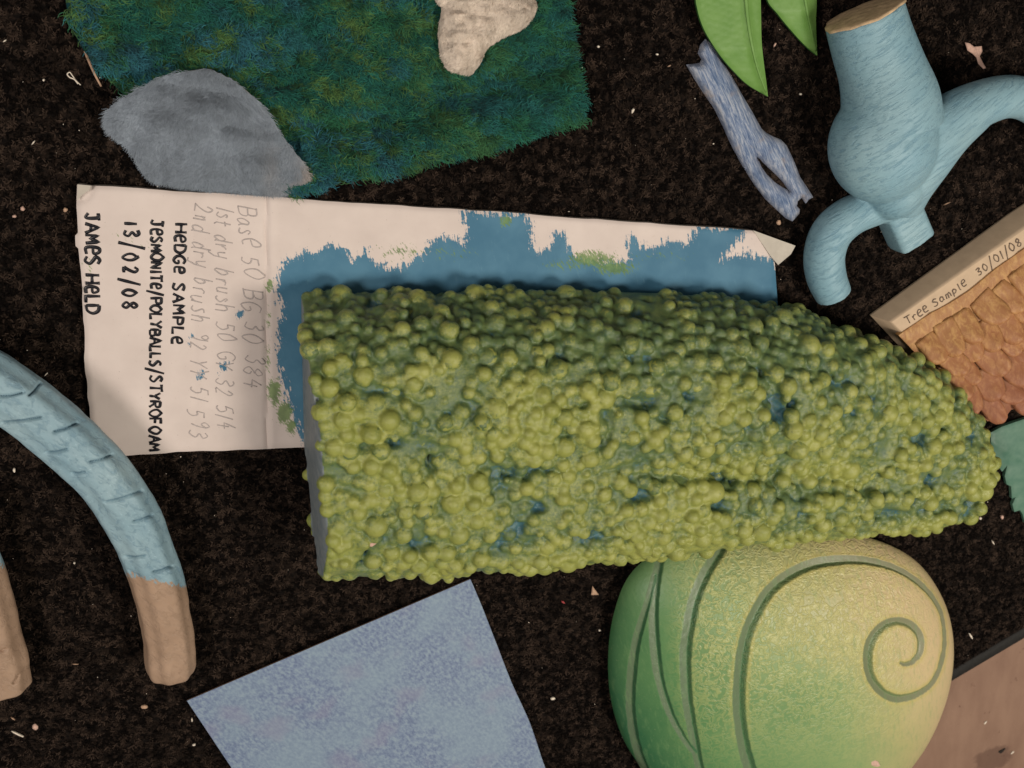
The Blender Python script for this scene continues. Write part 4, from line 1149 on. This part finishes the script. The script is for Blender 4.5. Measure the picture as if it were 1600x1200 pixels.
# ------------------------------------------------------------------ teal serrated leaf
tl_out = [(1548, 676), (1565, 667), (1582, 661), (1600, 655), (1640, 640), (1700, 660), (1725, 730), (1690, 800), (1660, 812), (1640, 832), (1622, 812), (1602, 818), (1598, 804), (1594, 797), (1585, 800), (1582, 788), (1587, 777), (1581, 779), (1580, 760), (1573, 757), (1570, 744), (1574, 727), (1566, 737), (1556, 724), (1549, 714)]
V, Fs, info = plate(tl_out, lambda x, y, d: 5.0 + 1.2 * np.clip(d / 30, 0, 1) - .6 * np.exp(-(d / 2.5) ** 2) + .8 * np.exp(-(seg_dist(np.stack([x, y], 1), [(1548, 690), (1620, 730), (1690, 770)]) / 5) ** 2), lambda x, y, d, z: np.maximum(z - 2.6, .7), 4)
b0 = W(1600, 720, 0)
tag(link('serrated_leaf', make_mesh('serrated_leaf', V - b0, Fs, M['teal'], True, sharp=40), None, b0), 'teal leaf with jagged saw-tooth edge at the right edge', 'leaf')

# ------------------------------------------------------------------ crumbs and shavings
def chip(px, py, a, b, ang, mat_, label, cat='crumb', h=1.0, z0=1.6, kind='crumb', pts=None, on=None):
    r_ = np.random.default_rng(int(px * 7 + py))
    n = 9; A = np.linspace(0, 2 * np.pi, n, endpoint=False) + r_.uniform(-.2, .2, n)
    if pts is None:
        q = np.stack([np.cos(A) * a * r_.uniform(.75, 1.1, n), np.sin(A) * b * r_.uniform(.75, 1.1, n)], 1)
    else: q = np.array(pts, float)
    c, s = math.cos(ang), math.sin(ang); q = q @ np.array([[c, s], [-s, c]]) + [px, py]
    q = (q - [px, py]) * .72 + [px, py]; V1 = W(q[:, 0], q[:, 1], (z0 + r_.uniform(-.15, .15, len(q))) * MM); V0 = V1.copy(); V0[:, 2] -= h * .5 * MM
    qq = (q - [px, py]) * .6 + [px, py]; V2 = W(qq[:, 0], qq[:, 1], (z0 + h * .5) * MM)
    n = len(q); i = np.arange(n); j = (i + 1) % n
    f4 = np.concatenate([np.stack([i, j, j + n, i + n], 1), np.stack([i + n, j + n, j + 2 * n, i + 2 * n], 1)])
    b0_ = W(px, py, z0 * MM)
    o = link(kind, make_mesh(kind, np.vstack([V0, V1, V2]) - b0_, [f4, (i + 2 * n)[None], i[None, ::-1]], mat_, False), None, b0_)
    tag(o, label, cat, 'debris scattered on the carpet')
cw, ct_, cp, crd = M['crumb_white'], M['crumb_tan'], M['crumb_pink'], M['crumb_red']
CH = [
 (989, 173, 6, 3, -1.2, cw, 'oblong white crumb on carpet right of the green fur corner'),
 (935, 73, 3.2, 3, 0, cw, 'round white speck beside the green fur right edge'),
 (1027, 85, 3.2, 2.4, 0, cw, 'small white speck left of the larger green leaf'),
 (1046, 103, 5, 1.6, -.5, ct_, 'thin tan splinter left of the blue bark strip top'),
 (1211, 70, 6, 2, -1.1, cp, 'slim pinkish sliver between the two green leaves'),
 (1251, 147, 3, 2.6, 0, cw, 'white dot between the bark strip and the blue trunk'),
 (68, 125, 2.6, 3.4, 0, cw, 'upright white crumb near the upper left edge'),
 (52, 223, 7, 1.8, -.9, cw, 'pale needle-like sliver on carpet left of the grey fur'),
 (7, 64, 5, 1.8, -.6, cw, 'white sliver at the far upper left edge'),
 (35, 326, 6, 5, .6, cp, 'pinkish chip left of the card corner'),
 (22, 338, 5, 3.5, .1, cp, 'flat pale chip at the left edge below the pinkish chip'),
 (102, 328, 6, 5, .8, ct_, 'tan crumb touching the card left edge'),
 (929, 925, 11, 8, .4, ct_, 'tan triangular chip below the hedge near the shell', [(-9, -10), (11, 2), (-4, 9)]),
 (880, 941, 5, 2.2, .6, crd, 'tiny red fleck below the hedge'),
 (864, 1092, 5.5, 3.2, -.1, cw, 'white oval crumb between the blue sheet and the shell'),
 (937, 985, 3, 2.4, 0, cw, 'white speck close to the dark green side of the shell'),
 (1517, 994, 8, 2.2, 1.0, cw, 'pale grain-like sliver right of the shell by the mat edge'),
 (1532, 810, 3.4, 3, 0, cw, 'white dot beside the hedge nose'),
 (1566, 808, 3.4, 5, 0, cp, 'pink grain beside the teal leaf'),
 (1552, 848, 6, 1.6, 1.0, cw, 'thin pale sliver below the hedge nose'),
 (27, 1147, 17, 2.6, .45, cw, 'pale matchstick-like splinter in the lower left corner'),
 (55, 1136, 8, 6.5, 1.0, cp, 'pink six-sided chip in the lower left corner'),
 (20, 1123, 6, 1.4, .6, ct_, 'short tan splinter above the matchstick-like splinter'),
 (225, 1105, 8, 4.5, -.1, ct_, 'rough tan crumb left of the blue sheet corner'),
 (300, 1125, 5, 2, 1.4, cw, 'pale sliver against the blue sheet left edge'),
 (303, 1164, 4, 2.6, -.4, cw, 'small white crumb near the bottom beside the blue sheet'),
 (118, 1038, 7, 1.2, 0, ct_, 'fine straw on carpet between the two limb ends'),
 (1217, 348, 5.5, 6, .3, ct_, 'tan crumb at the lower tip of the bark strip'),
 (1480, 318, 9, 1.2, -.45, ct_, 'thin straw right of the blue trunk stub'),
 (72, 585, 6, 1.4, -.8, cw, 'pale splinter above the blue limb'),
 (116, 880, 2.6, 2.4, 0, cw, 'lone white speck left of the blue limb end'),
 (22, 735, 3, 5, -.2, cw, 'small pale crumb below the blue limb at the left edge'),
]
for c in CH:
    chip(*c[:6], c[6], pts=c[7] if len(c) > 7 else None)
# bits lying on other things
def zat(px, py, deps=[None]):
    dg = bpy.context.evaluated_depsgraph_get(); dg.update()
    v = R @ np.array([(px - 800) / F, (600 - py) / F, -1.0]); v /= np.linalg.norm(v)
    hit, loc, *_ = scene.ray_cast(dg, Vector(CAM), Vector(v))
    return loc.z / MM
for (x, y, a, b, an, mt, lab, knd) in [(580, 851, 11, 4.5, -.15, cp, 'pink flake stuck on the hedge lower left corner', 'flake'),
                                     (1540, 1129, 5, 2.2, -.9, cw, 'white grain on the brown floor board', 'crumb'),
                                     (1582, 1176, 5, 2, -.7, cw, 'pale sliver on the brown floor beside the dark knot', 'crumb'),
                                     (1367, 1193, 12, 7, .4, cp, 'pale plaster crumb on the lower shell', 'crumb')]:
    chip(x, y, a, b, an, mt, lab, z0=zat(x, y) + .3, h=.9, kind=knd)
# threads and shavings
def thread(name, pts, rad, mat_, label, cat):
    q = catmull(pts, 40); P = W(q[:, 0], q[:, 1], q[:, 2] * MM); b0_ = P.mean(0)
    v, f = tube(P - b0_, np.linspace(1, .6, 40) * rad * MM, 8, .7)
    tag(link(name, make_mesh(name, v, f, mat_), None, b0_), label, cat)
thread('straw', [(133, 80, 4.5), (140, 98, 3.6), (149, 118, 2.6), (158, 135, 1.8)], .75, ct_, 'tan straw on carpet against the green fur left edge', 'straw')
thread('thread', [(122, 131, 1.9), (116, 124, 2.6), (109, 121, 3.0), (105, 116, 2.8), (109, 113, 2.4), (113, 118, 2.2), (119, 126, 2.0), (126, 133, 1.8)], .34, cw, 'white looped thread on carpet left of the green fur', 'thread')
V, Fs, _ = plate([(1508, 66), (1516, 68), (1522, 73), (1534, 72), (1535, 80), (1531, 88), (1536, 98), (1541, 106), (1537, 108), (1529, 100), (1526, 90), (1520, 84), (1512, 79)], lambda x, y, d: 3.2 + .06 * d + .9 * np.sin(x / 5), lambda x, y, d, z: z - .5, 3)
b0 = W(1525, 88, 0)
tag(link('wood_shaving', make_mesh('wood_shaving', V - b0, Fs, M['crumb_pink'], True), None, b0), 'curled pinkish wood shaving above the blue trunk arm', 'shaving')
# fine dust nobody could count
nd = 200
pp = np.stack([rng.uniform(-40, 1640, nd), rng.uniform(-40, 1240, nd)], 1)
pp = pp[pp[:, 1] < edge_y(pp[:, 0]) - 30]
vq, fq = ico(0); parts = []
for p in pp:
    s = rng.uniform(.00012, .00034) * (1.5 if rng.random() < .08 else 1); parts.append((vq * s * rng.uniform(.5, 1.4, 3) + W(p[0], p[1], rng.uniform(.8, 2.2) * MM), [fq]))
V, Fs = merge(parts)
dust = link('dust', make_mesh('dust', V, Fs, M['crumb_white'], False)); dust['kind'] = 'stuff'; tag(dust, 'fine pale dust specks sprinkled over the dark carpet', 'dust')

for o in BASES:
    del o['_base']
